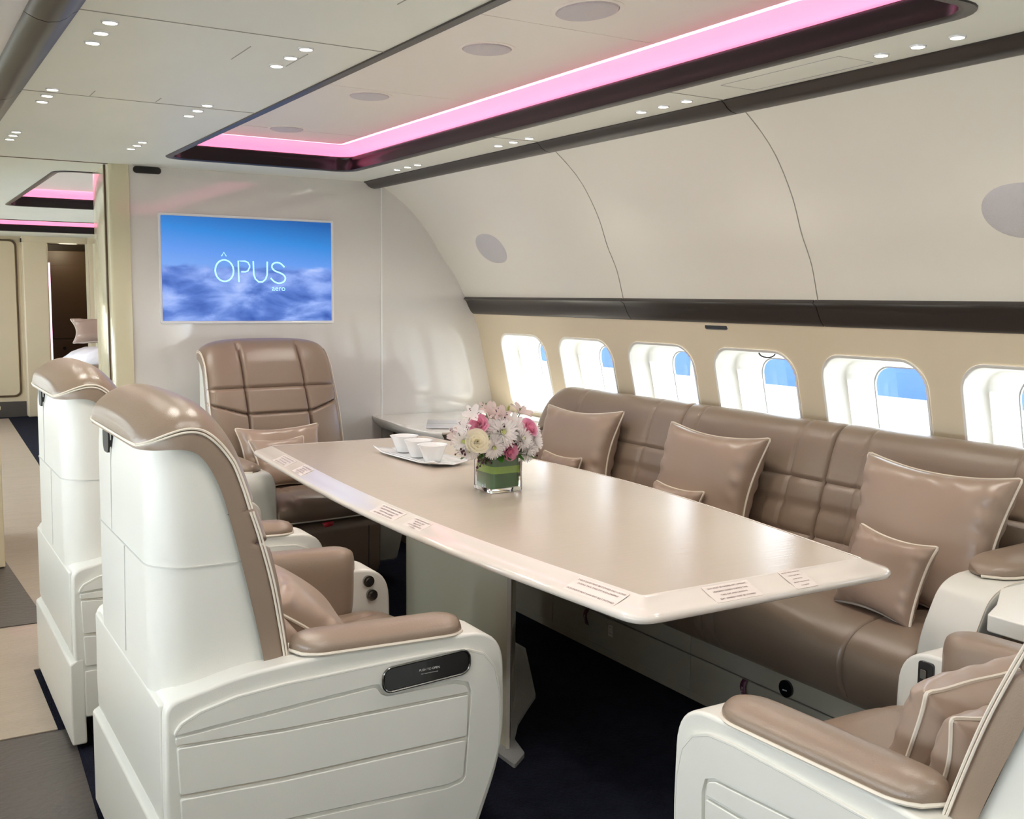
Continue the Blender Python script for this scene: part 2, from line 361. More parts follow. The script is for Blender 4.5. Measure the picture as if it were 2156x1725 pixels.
# slot vents
def vent(pts, nrm, label, loc, w, h):
    t = thing('air_vent', label, 'vent', loc)
    return t
vt = thing('air_vent', 'small black slot vent high on the white bulkhead wall by the pillar', 'vent', (1.150, YB-0.001, 1.987-0.012))
G().prism(rrect(0.125, 0.026, 0.0125), -0.006, 0.002, 'y').obj('slot', M['black'], vt, bevel=0.002)
G().prism(rrect(0.133, 0.034, 0.0165), -0.003, 0.002, 'y').obj('rim', M['dark_trim'], vt, bevel=0.001)
vt = thing('air_vent', 'small black slot vent on the cabin side wall above the third and fourth windows', 'vent', (2.987, 3.305, 1.264))
G().prism(rrect(0.135, 0.024, 0.0118), -0.006, 0.004, 'x').obj('slot', M['black'], vt, bevel=0.002)
G().prism(rrect(0.143, 0.032, 0.0155), -0.003, 0.004, 'x').obj('rim', M['dark_trim'], vt, bevel=0.001)
# end of the cabin behind the photographer
struct(box('wall_back', 2*CX-3.15, 3.15, YN-0.05, YN, 0, ZC+0.02, M['panel'], smooth=False))
# ---- next cabin
ceiling_with('ceiling_next', 2*CX-2.42, 2.42, YB, YF+0.1, [(0.80, 2.055, 5.82, 8.32), (0.30, 2.20, 9.9, 11.7)])
coffer((0.80, 2.055, 5.82, 8.32), num=2); coffer((0.30, 2.20, 9.9, 11.7), num=3)
struct(box('wall_far', 2*CX-3.15, 1.36, YF, YF+0.1, 0, ZC, M['cream'], smooth=False))
struct(box('wall_far_side', 1.36, 1.62, YF-0.15, YF+0.05, 0, ZC, M['cream'], bevel=0.02))
struct(box('wall_far_right', 2.02, 3.1, YF-0.3, YF-0.2, 0, ZC, M['cream'], smooth=False))
struct(box('trim_lintel', 1.36, 2.2, YF-0.16, YF+0.1, 1.93, ZC, M['cream'], smooth=False))
# outlined locker door on the far wall
dr = struct(G().prism(rrect(0.56, 1.70, 0.06, 6, 1.02, 1.09), YF-0.012, YF, 'y').obj('door_1', M['cream'], bevel=0.004))
gl = G(); gl.rings([[(x, YF-0.014, z) for x, z in rrect(0.60, 1.74, 0.07, 6, 1.02, 1.09)], [(x, YF-0.014, z) for x, z in rrect(0.565, 1.705, 0.06, 6, 1.02, 1.09)]], True, False); gl.obj('door_outline', M['brown_dark'], dr)
G().tube([(0.98, YF-0.03, 1.42), (1.0, YF-0.045, 1.43), (1.04, YF-0.045, 1.43), (1.06, YF-0.03, 1.42)], 0.006, 6).obj('handle', M['chrome'], dr)
struct(box('baseboard_far', -0.4, 1.5, YF-0.03, YF-0.001, 0, 0.17, M['floor_dark'], smooth=False))
# dark galley beyond the doorway
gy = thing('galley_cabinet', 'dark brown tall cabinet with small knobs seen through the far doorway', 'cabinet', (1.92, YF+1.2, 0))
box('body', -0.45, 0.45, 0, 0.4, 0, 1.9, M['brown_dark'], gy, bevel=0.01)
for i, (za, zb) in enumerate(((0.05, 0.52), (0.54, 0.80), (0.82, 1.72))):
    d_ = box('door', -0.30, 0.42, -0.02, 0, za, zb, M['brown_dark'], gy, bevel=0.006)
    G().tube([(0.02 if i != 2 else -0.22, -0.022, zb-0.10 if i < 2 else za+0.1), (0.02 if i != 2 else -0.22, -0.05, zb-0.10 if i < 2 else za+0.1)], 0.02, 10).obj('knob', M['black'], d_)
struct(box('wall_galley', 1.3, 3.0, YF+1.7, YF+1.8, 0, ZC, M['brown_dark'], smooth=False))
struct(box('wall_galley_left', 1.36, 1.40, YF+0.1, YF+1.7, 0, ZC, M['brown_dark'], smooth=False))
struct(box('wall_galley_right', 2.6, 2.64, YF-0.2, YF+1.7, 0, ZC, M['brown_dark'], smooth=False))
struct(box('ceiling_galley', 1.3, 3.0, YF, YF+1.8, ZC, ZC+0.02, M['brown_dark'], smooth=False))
tag(G().tube([(1.665, YF+0.16, 0.01), (1.665, YF+0.16, 1.72)], 0.012, 8).obj('light_bar', M['pink_led']), 'thin upright pink light bar beside the far doorway', 'light strip')
d2 = struct(G().prism([(2.00, YF-0.18), (2.03, YF-0.21), (2.27, YF-0.62), (2.24, YF-0.64)], 0.02, 1.93, 'z').obj('door_2', M['cream_gloss'], bevel=0.004))
G().box(2.255, 2.275, YF-0.66, YF-0.64, 0.02, 1.93).obj('edge', M['brown_dark'], d2)
light('galley_fill_light', 'POINT', (1.95, YF+0.7, 1.9), 6, (1.0, 0.85, 0.6), shadow_soft_size=0.1)  # fill light added to brighten the galley, without a fitting
# bed in the next cabin
bd = thing('daybed', 'low cream daybed with taupe ledge just beyond the glossy pillar', 'bed', (1.62, 10.6, 0))
box('base', 0, 1.3, 0, 1.6, 0.0, 0.66, M['cream'], bd, bevel=0.03)
box('ledge', -0.03, 1.3, -0.04, 0.03, 0.645, 0.70, M['taupe_leather'], bd, bevel=0.015)
vs = []; n = 18
for i in range(n+1):
    for j in range(n+1):
        u, v = i/n, j/n; e = min(u*6, 1)*min((1-v)*5, 1)*min(v*8, 1)
        vs.append((1.63+u*1.25, 10.66+v*1.35, 0.705+0.13*e**0.6+0.012*math.sin(9*u+4*v)+0.01*math.sin(17*v-5*u)))
fs = [(i*(n+1)+j, i*(n+1)+j+1, (i+1)*(n+1)+j+1, (i+1)*(n+1)+j) for i in range(n) for j in range(n)]
o = new('blanket', vs, fs, M['linen']); sm = o.modifiers.new('solid', 'SOLIDIFY'); sm.thickness = 0.03; tag(o, 'rumpled white blanket lying on the cream daybed', 'blanket')
# ------------------------------------------------------------------ quilting helper
def crease(d, w): return math.exp(-(d/w)**2)
# ------------------------------------------------------------------ lounge chair (local: +x forward, +y left, z up; x = 0 at the rear of the side consoles)
def make_chair(label, loc, rz, shear=0.0, latch=True, jacks='round', group='taupe and white lounge chairs', step_left=False, back=0.0, pad0=0.282):
    t = thing('lounge_chair', label, 'chair', loc, rz, group)
    def S(x, z): return x-back-max(0.0, z-0.52)*shear
    def hw(z): return 0.335 if z < 0.6 else 0.335-0.015*(z-0.6)/0.5
    # white rear shell
    FX = [(0.30, 0.30), (0.565, 0.232), (0.916, 0.168), (0.985, 0.150), (1.03, 0.120), (1.06, 0.085), (1.085, 0.045)]
    rings = []
    for z in [0.30, 0.42, 0.54, 0.66, 0.78, 0.88, 0.94, 0.98, 1.01, 1.035, 1.052, 1.06]:
        xf = lerp_tab(FX, z); w = hw(z); r = min(0.085, xf*0.6)
        xr = 0.0 + (0.012*((z-1.0)/0.08) if z > 1.0 else 0)
        P = []
        for (sx, a0) in ((1, PI/2), (-1, PI)):
            for k in range(7):
                a = a0+PI/2*k/6
                P.append((xr+r+r*math.cos(a), sx*(w-r)+r*math.sin(a)))
        P = [(xf, w)]+P+[(xf, -w)]
        P = P[:1]+[(xf*0.8, w)]+P[1:-1]+[(xf*0.8, -w)]+P[-1:]
        rings.append([(S(x, z), y, z) for x, y in P])
    sh = G().rings(rings).obj('back_shell', M['white_leather'], t, angle=50)
    # leather seams on the shell
    g = G()
    zz = 0.812; xf = lerp_tab(FX, zz); w = hw(zz); r = 0.085
    path = [(S(xf, zz), -w-0.0005, zz), (S(r, zz), -w-0.0005, zz)]+[(S(r-(r+0.0005)*math.sin(a), zz), -(w-r)-(r+0.0005)*math.cos(a), zz) for a in [PI/2*k/8 for k in range(9)]]
    path += [(-y_[0]*0+p[0], -p[1], p[2]) for p in path[::-1] for y_ in [p]]
    g.tube(path, 0.0021, 5)
    g.obj('seam', M['seam_white'], sh)
    for (z0_, z1_, yy) in ((0.815, 1.05, 0.10), (0.56, 0.81, -0.03)):
        g = G().tube([(S(-0.0004, z0_+(z1_-z0_)*k/6), yy-0.02*k/6, z0_+(z1_-z0_)*k/6) for k in range(7)], 0.0019, 5)
        g.obj('seam', M['seam_white'], sh)
    # slot under the hood at the rear
    gs = G().prism(round_poly([(0.060, 1.052), (0.060, 1.015), (0.072, 1.0), (0.118, 1.0), (0.130, 1.015), (0.130, 1.052)], 0.01), -0.006, 0.02, 'x')
    gs.v = [(S(v[0], v[2]), v[1]+0.02, v[2]) for v in gs.v]; gs.obj('hand_slot', M['black'], sh)
    # taupe back cushion and hood: outer profile O, rim profile R, both over the same parameter
    O = spline([(-0.016, 1.088), (-0.010, 1.116), (0.030, 1.146), (0.075, 1.158), (0.120, 1.148), (0.160, 1.112), (0.196, 1.055), (0.222, 0.985), (0.240, 0.925), (0.262, 0.86), (0.288, 0.76), (0.302, 0.65), (0.312, 0.55), (0.320, 0.44)], 20)
    R = spline([(-0.014, 1.056), (0.012, 1.056), (0.045, 1.058), (0.074, 1.056), (0.098, 1.044), (0.118, 1.018), (0.134, 0.985), (0.146, 0.95), (0.155, 0.915), (0.168, 0.86), (0.190, 0.76), (0.212, 0.65), (0.228, 0.55), (0.245, 0.44)], 20)
    def plan(x_):      # rounded rear corners of the hood, seen from above
        q = max(0.0, min(1.0, (x_+0.014)/0.095)); return 0.095*(1-math.sqrt(max(0.0, 1-(1-q)**2)))
    NT = 112; cut = next(i for i, p in enumerate(O) if p[1] < 0.928)
    def pad(name, i0, i1):
        vs = []; rows = 0
        idx = list(range(i0, i1+1))
        for k, i in enumerate(idx):
            o_, r_ = O[i], R[i]; s = i/(len(O)-1); z = o_[1]
            w = hw(min(z, 1.08))+0.012-(plan(r_[0]) if s < 0.4 else 0)
            n_ = 4.0 if s > 0.42 else 2.6+1.4*(s/0.42)
            endp = min(1.0, (k+0.0)/6) if name != 'head_cushion' else 1.0
            ende = min(1.0, (len(idx)-1-k)/6)
            puff = (0.86+0.14*math.sin(PI/2*min(1, endp)))*(0.86+0.14*math.sin(PI/2*min(1, ende)))
            for j in range(NT+1):
                a = PI*j/NT; c, s_ = math.cos(a), math.sin(a)
                yy = w*math.copysign(abs(c)**(2/n_), c); b = abs(s_)**(2/n_)
                # quilting: inner seams and cross seam
                dep = 0.0
                u = yy/w
                if name == 'head_cushion':
                    if s > 0.30: dep += 0.26*(crease(u-0.47+0.10*max(0, 0.9-z), 0.022)+crease(u+0.47, 0.022))*min(1, (s-0.30)/0.06)
                else:
                    dep += 0.28*(crease(u-0.47, 0.018)+crease(u+0.47, 0.018))
                    dep += 0.22*crease(z-0.80-0.10*max(0, abs(u)-0.5), 0.0055)
                b = b*puff-dep*min(1, b*1.2)
                x = r_[0]+(o_[0]-r_[0])*b; zq = r_[1]+(o_[1]-r_[1])*b
                vs.append((S(x, zq), yy, zq))
        nn = NT+1; fs = [(k*nn+j, k*nn+j+1, (k+1)*nn+j+1, (k+1)*nn+j) for k in range(len(idx)-1) for j in range(NT)]
        fs += [tuple(range(nn))[::-1], tuple((len(idx)-1)*nn+j for j in range(nn))]
        return new(name, vs, fs, M['taupe_leather'], t, angle=60)
    hc = pad('head_cushion', 0, cut); bc = pad('back_cushion', cut, len(O)-1)
    # underside of the hood (taupe strip below the piping) + piping
    def side_path(i0, i1, f0, dy):
        fv = lambda i: f0-0.34*max(0.0, 1-i/(0.75*cut))
        return [(S(R[i][0]+(O[i][0]-R[i][0])*fv(i), R[i][1]+(O[i][1]-R[i][1])*fv(i)), hw(min(O[i][1], 1.08))+0.012+dy-(plan(R[i][0]) if i < 75 else 0), R[i][1]+(O[i][1]-R[i][1])*fv(i)) for i in range(i0, i1+1, 2)]
    for nm, i0, i1, par in (('head', 3, cut-1, hc), ('back', cut+1, len(O)-25, bc)):
        for f in (0.53, 0.60):
            g = G()
            Lp = side_path(i0, i1, f, -0.0015); Rp = [(a, -b, c) for a, b, c in Lp]
            if nm == 'head':
                rear = [(S(-0.0155, 1.07), y, 1.056+0.032*(f-0.30)) for y in (0.19, 0.08, 0, -0.08, -0.19)]
                path = Lp[::-1]+rear+Rp
                g.tube([tuple(v) for v in spline(path, 3)], 0.0025, 6)
            else:
                g.tube(Lp, 0.0025, 6).obj('piping', M['piping'], par); g = G().tube(Rp, 0.0025, 6)
            g.obj('piping', M['piping'], par)
    # side consoles
    HC = 0.40
    outline = round_poly([(0.004, 0.555), (0.16, 0.590), (0.33, 0.600), (0.60, 0.595), (0.788, 0.588), (0.796, 0.30), (0.715, 0.095), (0.02, 0.10), (0.0, 0.30)], [0.03, 0.05, 0.1, 0.1, 0.13, 0.13, 0.03, 0.01, 0.1], 9)
    for sg in (-1, 1):
        y_in, y_out = 0.262, HC
        c_ = G().prism(outline, sg*y_in, sg*(y_out-0.006), 'y').obj('side_console', M['white_leather'], t, bevel=0.017, seg=5)
        # raised leather outer frame with stitched channels: separate panels
        ps = []
        def inset(pts, nm='side_panel', rr=0.006, d=0.004, m='white_leather'):
            return G().prism(round_poly(pts, rr, 4), sg*(y_out-0.010), sg*(y_out+d-0.002), 'y').obj(nm, M[m], c_, bevel=0.0025, seg=3)
        stitch = [(0.018, 0.490), (0.022, 0.500), (0.032, 0.513), (0.07, 0.531), (0.148, 0.549), (0.249, 0.557), (0.467, 0.562), (0.62, 0.563), (0.69, 0.558), (0.735, 0.540), (0.763, 0.505), (0.776, 0.45), (0.779, 0.38), (0.777, 0.31), (0.762, 0.26), (0.708, 0.122)]
        if not (step_left and sg > 0):
            inset(stitch+[(0.700, 0.108), (0.03, 0.108), (0.03, 0.246), (0.275, 0.246), (0.636, 0.231), (0.676, 0.238), (0.684, 0.25), (0.699, 0.452), (0.690, 0.478), (0.656, 0.489), (0.488, 0.491), (0.474, 0.500), (0.466, 0.514), (0.452, 0.516), (0.355, 0.511), (0.127, 0.498)], 'side_panel', 0.004)
            inset([(0.022, 0.484), (0.127, 0.490), (0.355, 0.503), (0.452, 0.508), (0.459, 0.506), (0.469, 0.491), (0.484, 0.483), (0.654, 0.481), (0.684, 0.470), (0.692, 0.454), (0.248, 0.459), (0.022, 0.470)], 'side_panel', 0.004)
            inset([(0.024, 0.463), (0.248, 0.452), (0.691, 0.447), (0.687, 0.347), (0.246, 0.352), (0.028, 0.363)], 'side_panel', 0.007)
            inset([(0.028, 0.354), (0.246, 0.343), (0.686, 0.338), (0.678, 0.252), (0.668, 0.245), (0.636, 0.240), (0.275, 0.255), (0.031, 0.263)], 'side_panel', 0.007)
            for pp in ([(0.030, 0.3585), (0.246, 0.3475), (0.684, 0.3425)], [(0.026, 0.4665), (0.248, 0.4555), (0.690, 0.4505)]):
                G().tube([(x, sg*(y_out-0.006), z) for x, z in pp], 0.0016, 5).obj('seam', M['piping'], c_)
        else:
            inset(stitch+[(0.690, 0.11), (0.700, 0.44), (0.692, 0.468), (0.665, 0.480), (0.37, 0.498), (0.350, 0.505), (0.338, 0.522), (0.325, 0.532), (0.30, 0.533), (0.12, 0.518), (0.045, 0.505)], 'side_panel', 0.004)
            inset([(0.022, 0.484), (0.12, 0.511), (0.30, 0.526), (0.322, 0.524), (0.332, 0.515), (0.345, 0.499), (0.37, 0.491), (0.665, 0.473), (0.686, 0.464), (0.692, 0.436), (0.300, 0.441), (0.022, 0.430)], 'side_panel', 0.005)
            inset([(0.022, 0.424), (0.30, 0.434), (0.691, 0.429), (0.684, 0.10), (0.03, 0.10), (0.022, 0.288)], 'side_panel', 0.006)
        G().tube([(x, sg*(y_out+0.0015), z) for x, z in [(x-(0.004 if x > 0.5 else -0.003), z-0.004) for x, z in stitch]], 0.0009, 4).obj('stitching', M['seam_line'], c_)
        # armrest: rounded bolster over the console top, dropping inside
        rings = []; x0, x1 = pad0, 0.700; N = 30
        cs0 = [(0.392, 0.598), (0.394, 0.612), (0.384, 0.628), (0.355, 0.648), (0.315, 0.660), (0.274, 0.662), (0.246, 0.648), (0.234, 0.600), (0.236, 0.500), (0.246, 0.455), (0.262, 0.445), (0.270, 0.470), (0.275, 0.56), (0.282, 0.595)]
        if latch is None or sg != (1 if jacks == 'round' else -1): cs0 = [(0.394, 0.598), (0.396, 0.608), (0.388, 0.622), (0.360, 0.635), (0.325, 0.637), (0.292, 0.626), (0.276, 0.610), (0.280, 0.599), (0.30, 0.597), (0.34, 0.596)]
        cs = [tuple(v) for v in spline([Vector(p) for p in cs0]+[Vector(cs0[0])], 3)][:-1]
        ccx, ccz = 0.335, 0.600
        for k in range(N+1):
            u = k/N; x = x0+(x1-x0)*u
            e = min(1.0, u/0.16, (1-u)/0.16); f = math.sqrt(max(0.0, 1-(1-e)**2)); f = max(f, 0.05)
            sc = 0.35+0.65*f
            ring = []
            for (y, z) in cs:
                yy = ccx+(y-ccx)*f if z > 0.56 or True else y
                zz_ = ccz+(z-ccz)*(sc if z > ccz else (0.25+0.75*f))
                xe = x1; ring.append((x0+(xe-x0)*u, sg*yy, zz_+0.006-0.012*u))
            rings.append(ring)
        ar = G().rings(rings).obj('armrest', M['taupe_leather'], t, angle=60)
        g = G(); pth = []
        for k in range(N+1):
            u = k/N; x = x0+(x1-x0)*u; e = min(1.0, u/0.16, (1-u)/0.16); f = math.sqrt(max(0.0, 1-(1-e)**2))
            pth.append((x, sg*(ccx+(0.396-ccx)*f), 0.599+0.006-0.012*u))
        g.tube(pth, 0.0042, 6); g.obj('piping', M['piping'], ar)
    yj = 0.262
    if jacks == 'round':
        for (x, z) in ((0.722, 0.556), (0.732, 0.514)):
            j = G().tube([(x, yj+0.004, z), (x, yj-0.010, z)], 0.0165, 16).tube([(x, yj-0.008, z), (x, yj-0.016, z)], 0.010, 14).obj('socket', M['chrome'], t)
            G().tube([(x, yj-0.010, z), (x, yj-0.0175, z)], 0.0055, 10).obj('socket_hole', M['black'], j)
    else:
        j = G().prism(rrect(0.040, 0.088, 0.008, 4, 0.712, 0.530), -yj-0.002, -yj+0.006, 'y').obj('switch_panel', M['black_gloss'], t, bevel=0.002)
        G().prism(rrect(0.016, 0.022, 0.003, 3, 0.716, 0.545), -yj+0.005, -yj+0.009, 'y').obj('switch', M['chrome'], j, bevel=0.001)
        G().prism(rrect(0.016, 0.018, 0.003, 3, 0.716, 0.515), -yj+0.005, -yj+0.009, 'y').obj('switch', M['black'], j, bevel=0.001)
        text('READ', 0.008, M['petal_white'], j, (0.712, -yj+0.0062, 0.494), (PI/2, 0, PI))
    if latch:
        sl = 0.10
        lt = G().prism([(x, z+(x-0.58)*0.05) for x, z in rrect(0.215, 0.052, 0.02, 5, 0.580, 0.527)], -HC-0.008, -HC+0.004, 'y').obj('latch_plate', M['black_gloss'], t, bevel=0.002)
        lt.data.materials[0] = M['black_gloss']
        g = G(); pp = [(x, -HC-0.008, z+(x-0.58)*0.05) for x, z in rrect(0.219, 0.056, 0.022, 5, 0.580, 0.527)]; g.tube(pp, 0.0028, 6, closed=True); g.obj('latch_rim', M['chrome'], lt)
        text('PUSH TO OPEN', 0.0075, M['petal_white'], lt, (0.585, -HC-0.0088, 0.531), (PI/2, 0, 0))
        text('FOR TABLE AND STOWAGE', 0.0034, M['petal_white'], lt, (0.585, -HC-0.0088, 0.522), (PI/2, 0, 0))
    # seat cushion
    NX, NY = 40, 40; vs = []
    x0, x1, w = 0.20, 0.795, 0.262
    def top_z(u, v):
        x = u; z = 0.498-0.026*(1-u)
        e = max(0, (u-0.80)/0.20); z -= 0.055*e*e
        z -= 0.010*v*v*v*v
        z -= 0.010*crease(u-0.56-0.05*abs(v), 0.016) + 0.009*crease(abs(v)-(0.52+0.35*max(0, u-0.56)), 0.03)*(1 if u > 0.56 else 0.5)
        return z
    for i in range(NX+1):
        u = i/NX
        for j in range(NY+1):
            v = -1+2*j/NY; ed = (1-abs(v)**8)
            vs.append((x0+(x1-x0)*u+0.012*(1-v*v)*u, v*w, top_z(u, v)-0.02*(1-ed)))
    nn = NY+1
    fs = [(i*nn+j, i*nn+j+1, (i+1)*nn+j+1, (i+1)*nn+j) for i in range(NX) for j in range(NY)]
    # front roll and underside
    base = len(vs); 
    for k in range(1, 9):
        a = PI/2*k/8
        for j in range(NY+1):
            v = -1+2*j/NY; zt = top_z(1, v)
            vs.append((x1+0.012*(1-v*v)+0.018*math.sin(a*2)*1.0, v*w, zt-(zt-0.362)*(k/8)))
    for k in range(8):
        a0 = (NX*nn) if k == 0 else base+(k-1)*nn; b0 = base+k*nn
        fs += [(a0+j, a0+j+1, b0+j+1, b0+j) for j in range(NY)]
    last = base+7*nn; bb = len(vs)
    vs += [(x0, -w, 0.362), (x0, w, 0.362)]
    fs.append(tuple([last+j for j in range(nn)]+[bb+1, bb]))
    fs.append(tuple([bb]+[i*nn for i in range(NX+1)]+[base+k*nn for k in range(8)]))
    fs.append(tuple([bb+1]+[i*nn+NY for i in range(NX+1)]+[base+k*nn+NY for k in range(8)][:]))
    fs.append(tuple([bb, bb+1]+[j for j in range(NY, -1, -1)]))
    sc_ = new('seat_cushion', vs, fs, M['taupe_leather'], t, angle=50)
    G().tube([(x1+0.010*(1-v*v)+0.004, v*w, 0.364) for v in [-1+2*k/12 for k in range(13)]], 0.004, 6).obj('piping', M['piping'], sc_)
    # leg rest box under the seat, base and rear skirt
    lr = G().prism(round_poly([(0.20, 0.10), (0.20, 0.350), (0.775, 0.350), (0.800, 0.315), (0.795, 0.12), (0.77, 0.07), (0.3, 0.07)], 0.02), -0.258, 0.258, 'y').obj('leg_rest', M['taupe_leather'], t, bevel=0.012)
    for yy in (0.19, -0.19): G().tube([(0.802, yy, 0.31), (0.799, yy, 0.12), (0.775, yy, 0.07)], 0.002, 5).obj('seam', M['rubber'], lr)
    G().prism([(-0.012, 0.02), (-0.012, 0.27), (0.012, 0.285), (0.03, 0.285), (0.03, 0.02)], -0.395, 0.395, 'y').obj('rear_skirt', M['white_leather'], t, bevel=0.006)
    G().prism([(0.02, 0.24), (-0.002, 0.30), (-0.002, 0.545), (0.05, 0.55), (0.1, 0.30)], -0.365, 0.365, 'y').obj('rear_panel', M['white_leather'], t, bevel=0.006)
    box('base', 0.06, 0.66, -0.30, 0.30, 0.0, 0.11, M['black'], t, bevel=0.01)
    return t
CY_A = 2.47
chA = make_chair('lounge chair nearest the camera, its white back and black push latch in full view', (0.447, CY_A, 0), 0)
chB = make_chair('lounge chair on the aisle half hidden behind the nearest one, seen from behind', (0.447, CY_A+1.175, 0), 0, latch=False)
hC = math.radians(-84)
chC = make_chair('lounge chair at the far end of the table facing the camera below the screen', (1.72-math.cos(hC)*0.79, 4.44-math.sin(hC)*0.79, 0), hC, shear=0.04, latch=None, jacks='round')
chD = make_chair('lounge chair cut off by the lower right corner, switch panel inside its arm', (1.70, 0.738, 0), PI/2, shear=0.17, latch=False, jacks='panel', step_left=True, back=0.04, pad0=0.225)
tg = tag(G().add([(1.665, 4.405, 0.354), (1.72, 4.405, 0.358), (1.712, 4.395, 0.340), (1.675, 4.395, 0.334)], [(0, 1, 2, 3)]).obj('seat_tag', M['red']), 'small red tag poking out under the seat of the far chair', 'tag')
sm = tg.modifiers.new('s', 'SOLIDIFY'); sm.thickness = 0.004

# ------------------------------------------------------------------ table
tb = thing('conference_table', 'long beige dining table with glossy white rim standing on a cream pedestal', 'table', (0, 0, 0))
def tloop(d, z, rc):
    """boat outline grown outwards by d, corner radius rc"""
    L = [(1.414, 1.777), (1.363, 2.40), (1.352, 2.95), (1.370, 3.5), (1.436, 4.405)]; Rr = [(2.166, 4.392), (2.243, 3.63), (2.270, 3.02), (2.222, 2.45), (2.111, 1.777)]
    pl = [tuple(v) for v in spline([Vector(p) for p in L], 5)]; pr_ = [tuple(v) for v in spline([Vector(p) for p in Rr], 5)]
    pts = pl+pr_; N = len(pts); out = []
    for i in range(N):
        a, b, c = Vector(pts[i-1]), Vector(pts[i]), Vector(pts[(i+1) % N])
        n1 = Vector((-(b-a).y, (b-a).x)).normalized(); n2 = Vector((-(c-b).y, (c-b).x)).normalized()
        m = (n1+n2).normalized(); k = d/max(0.35, m.dot(n1)); out.append((b.x+m.x*k, b.y+m.y*k))
    rr = [0.0]*N
    for i in (0, len(pl)-1, len(pl), N-1): rr[i] = rc
    res = []
    for i in range(N):
        p = Vector(out[i]); a = Vector(out[i-1])-p; b = Vector(out[(i+1) % N])-p
        if rr[i] == 0: res.append((p.x, p.y, z)); continue
        q0 = p+a.normalized()*rc; q1 = p+b.normalized()*rc
        for k in range(7):
            t_ = k/6; q = q0*(1-t_)**2+p*2*t_*(1-t_)+q1*t_*t_; res.append((q.x, q.y, z))
    return res
r_in = 0.012
P0 = tloop(0.0, 0.7195, r_in); g = G(); g.add(P0, [tuple(range(len(P0)))]); P1 = tloop(0.0, 0.705, r_in); g.rings([P0, P1], True, False)
# orient: positive d is outwards?
g.obj('table_top', M['table_top'], tb, angle=30)
sgn_o = 1 if tloop(0.1, 0, 0.01)[0][0] < 1.414 else -1
D = lambda d: d*sgn_o
g = G(); g.rings([tloop(D(0.0005), 0.712, r_in), tloop(D(0.001), 0.7205, r_in), tloop(D(0.004), 0.7215, r_in), tloop(D(0.007), 0.7195, r_in), tloop(D(0.010), 0.717, r_in), tloop(D(0.045), 0.704, 0.03), tloop(D(0.066), 0.6985, 0.05), tloop(D(0.073), 0.694, 0.06), tloop(D(0.075), 0.688, 0.06), tloop(D(0.073), 0.680, 0.06), tloop(D(0.067), 0.6765, 0.055), tloop(D(-0.06), 0.652, 0.03), tloop(D(-0.08), 0.66, 0.02)], True, False)
g.obj('table_rim', M['table_edge'], tb, angle=50)
P2 = tloop(D(-0.07), 0.657, 0.02); G().add(P2, [tuple(range(len(P2)))]).obj('underside', M['dark_trim'], tb)
ped = [(1.570, 2.615), (1.825, 2.985), (2.05, 3.39), (2.05, 3.75), (1.80, 3.66), (1.57, 3.33)]
G().prism(round_poly(ped, [0.01, 0.01, 0.03, 0.03, 0.03, 0.02], 3), 0.012, 0.658, 'z').obj('pedestal', M['pedestal'], tb, angle=30)
G().prism([(1.563, 2.607), (1.572, 2.600), (1.585, 2.617), (1.577, 2.625)], 0.012, 0.658, 'z').obj('corner_strip', M['table_edge'], tb)
g = G().prism(round_poly([(1.53, 2.50), (1.598, 2.553), (1.625, 2.66), (1.70, 2.76), (1.79, 2.85), (1.875, 2.93), (2.10, 3.36), (2.10, 3.82), (1.78, 3.74), (1.53, 3.40)], 0.01, 3), 0.0, 0.012, 'z').obj('base_plate', M['speaker_mesh'], tb)
# warning placards on the bevelled rim
def placard(label, pts, lines, flip=False, size=0.0062):
    """pts: four corners top-left, top-right, bottom-right, bottom-left on the sloped rim"""
    P = [Vector(p) for p in pts]
    ex = (P[1]-P[0]); ey = (P[0]-P[3]); w = ex.length; h = ey.length; ex.normalize(); n = ex.cross(ey).normalized(); ey = n.cross(ex)
    c = (P[0]+P[1]+P[2]+P[3])/4
    t = thing('warning_placard', label, 'placard', c, 0, 'warning placards on the table rim')
    t.rotation_euler = Matrix((ex, ey, n)).transposed().to_euler()
    G().prism(rrect(w, h, 0.004, 4), 0.0004, 0.0012, 'z').obj('plate', M['label_paper'], t)
    k = len(lines); lh = h*0.90/k; sz = min(lh*0.85, w*0.92/(max(len(q) for q in lines)*0.56))
    for i, s in enumerate(lines):
        if s: text(s, sz, M['ink'], t, (0, h*0.45-lh*(i+0.5), 0.0016), (0, 0, 0))
    return t
def rimz(d): return 0.717-(d-0.010)*0.3714+0.0012
T1 = ['TABLE LEAVES MUST BE STOWED AND LOCKED', 'DURING TAXI, TAKE OFF AND LANDING', '', 'OCCUPANTS MUST HAVE SEAT BELT FASTENED']
T2 = ['SEAT MUST BE FACING AFT, UPRIGHT,', 'HEADREST RAISED DURING TAXI,', 'TAKE OFF AND LANDING', 'SEAT ARMREST MUST BE STOWED']
T3 = ['LIFE VEST UNDER YOUR SEAT', 'FASTEN SEAT BELT', 'WHILE SEATED', 'USE SEAT CUSHION FOR', 'FLOTATION']
def on_left(ya, yb, d0, d1):
    xl = lambda y: lerp_tab([(1.777, 1.414), (2.0, 1.394), (2.40, 1.363), (2.95, 1.352), (3.5, 1.370), (3.9, 1.40), (4.405, 1.436)], y)
    # read from the aisle side: text top towards the table centre
    return [(xl(yb)-d0, yb, rimz(d0)), (xl(ya)-d0, ya, rimz(d0)), (xl(ya)-d1, ya, rimz(d1)), (xl(yb)-d1, yb, rimz(d1))]
placard('printed placard on the table rim, nearest the camera on its long aisle side', on_left(1.80, 1.975, 0.012, 0.064), T1)
placard('printed placard mid table rim lying in the pink ceiling reflection', on_left(2.83, 3.00, 0.014, 0.064), T2)
placard('small narrow placard mid table rim, just nearer than the pink reflection', on_left(2.66, 2.77, 0.014, 0.064), T3)
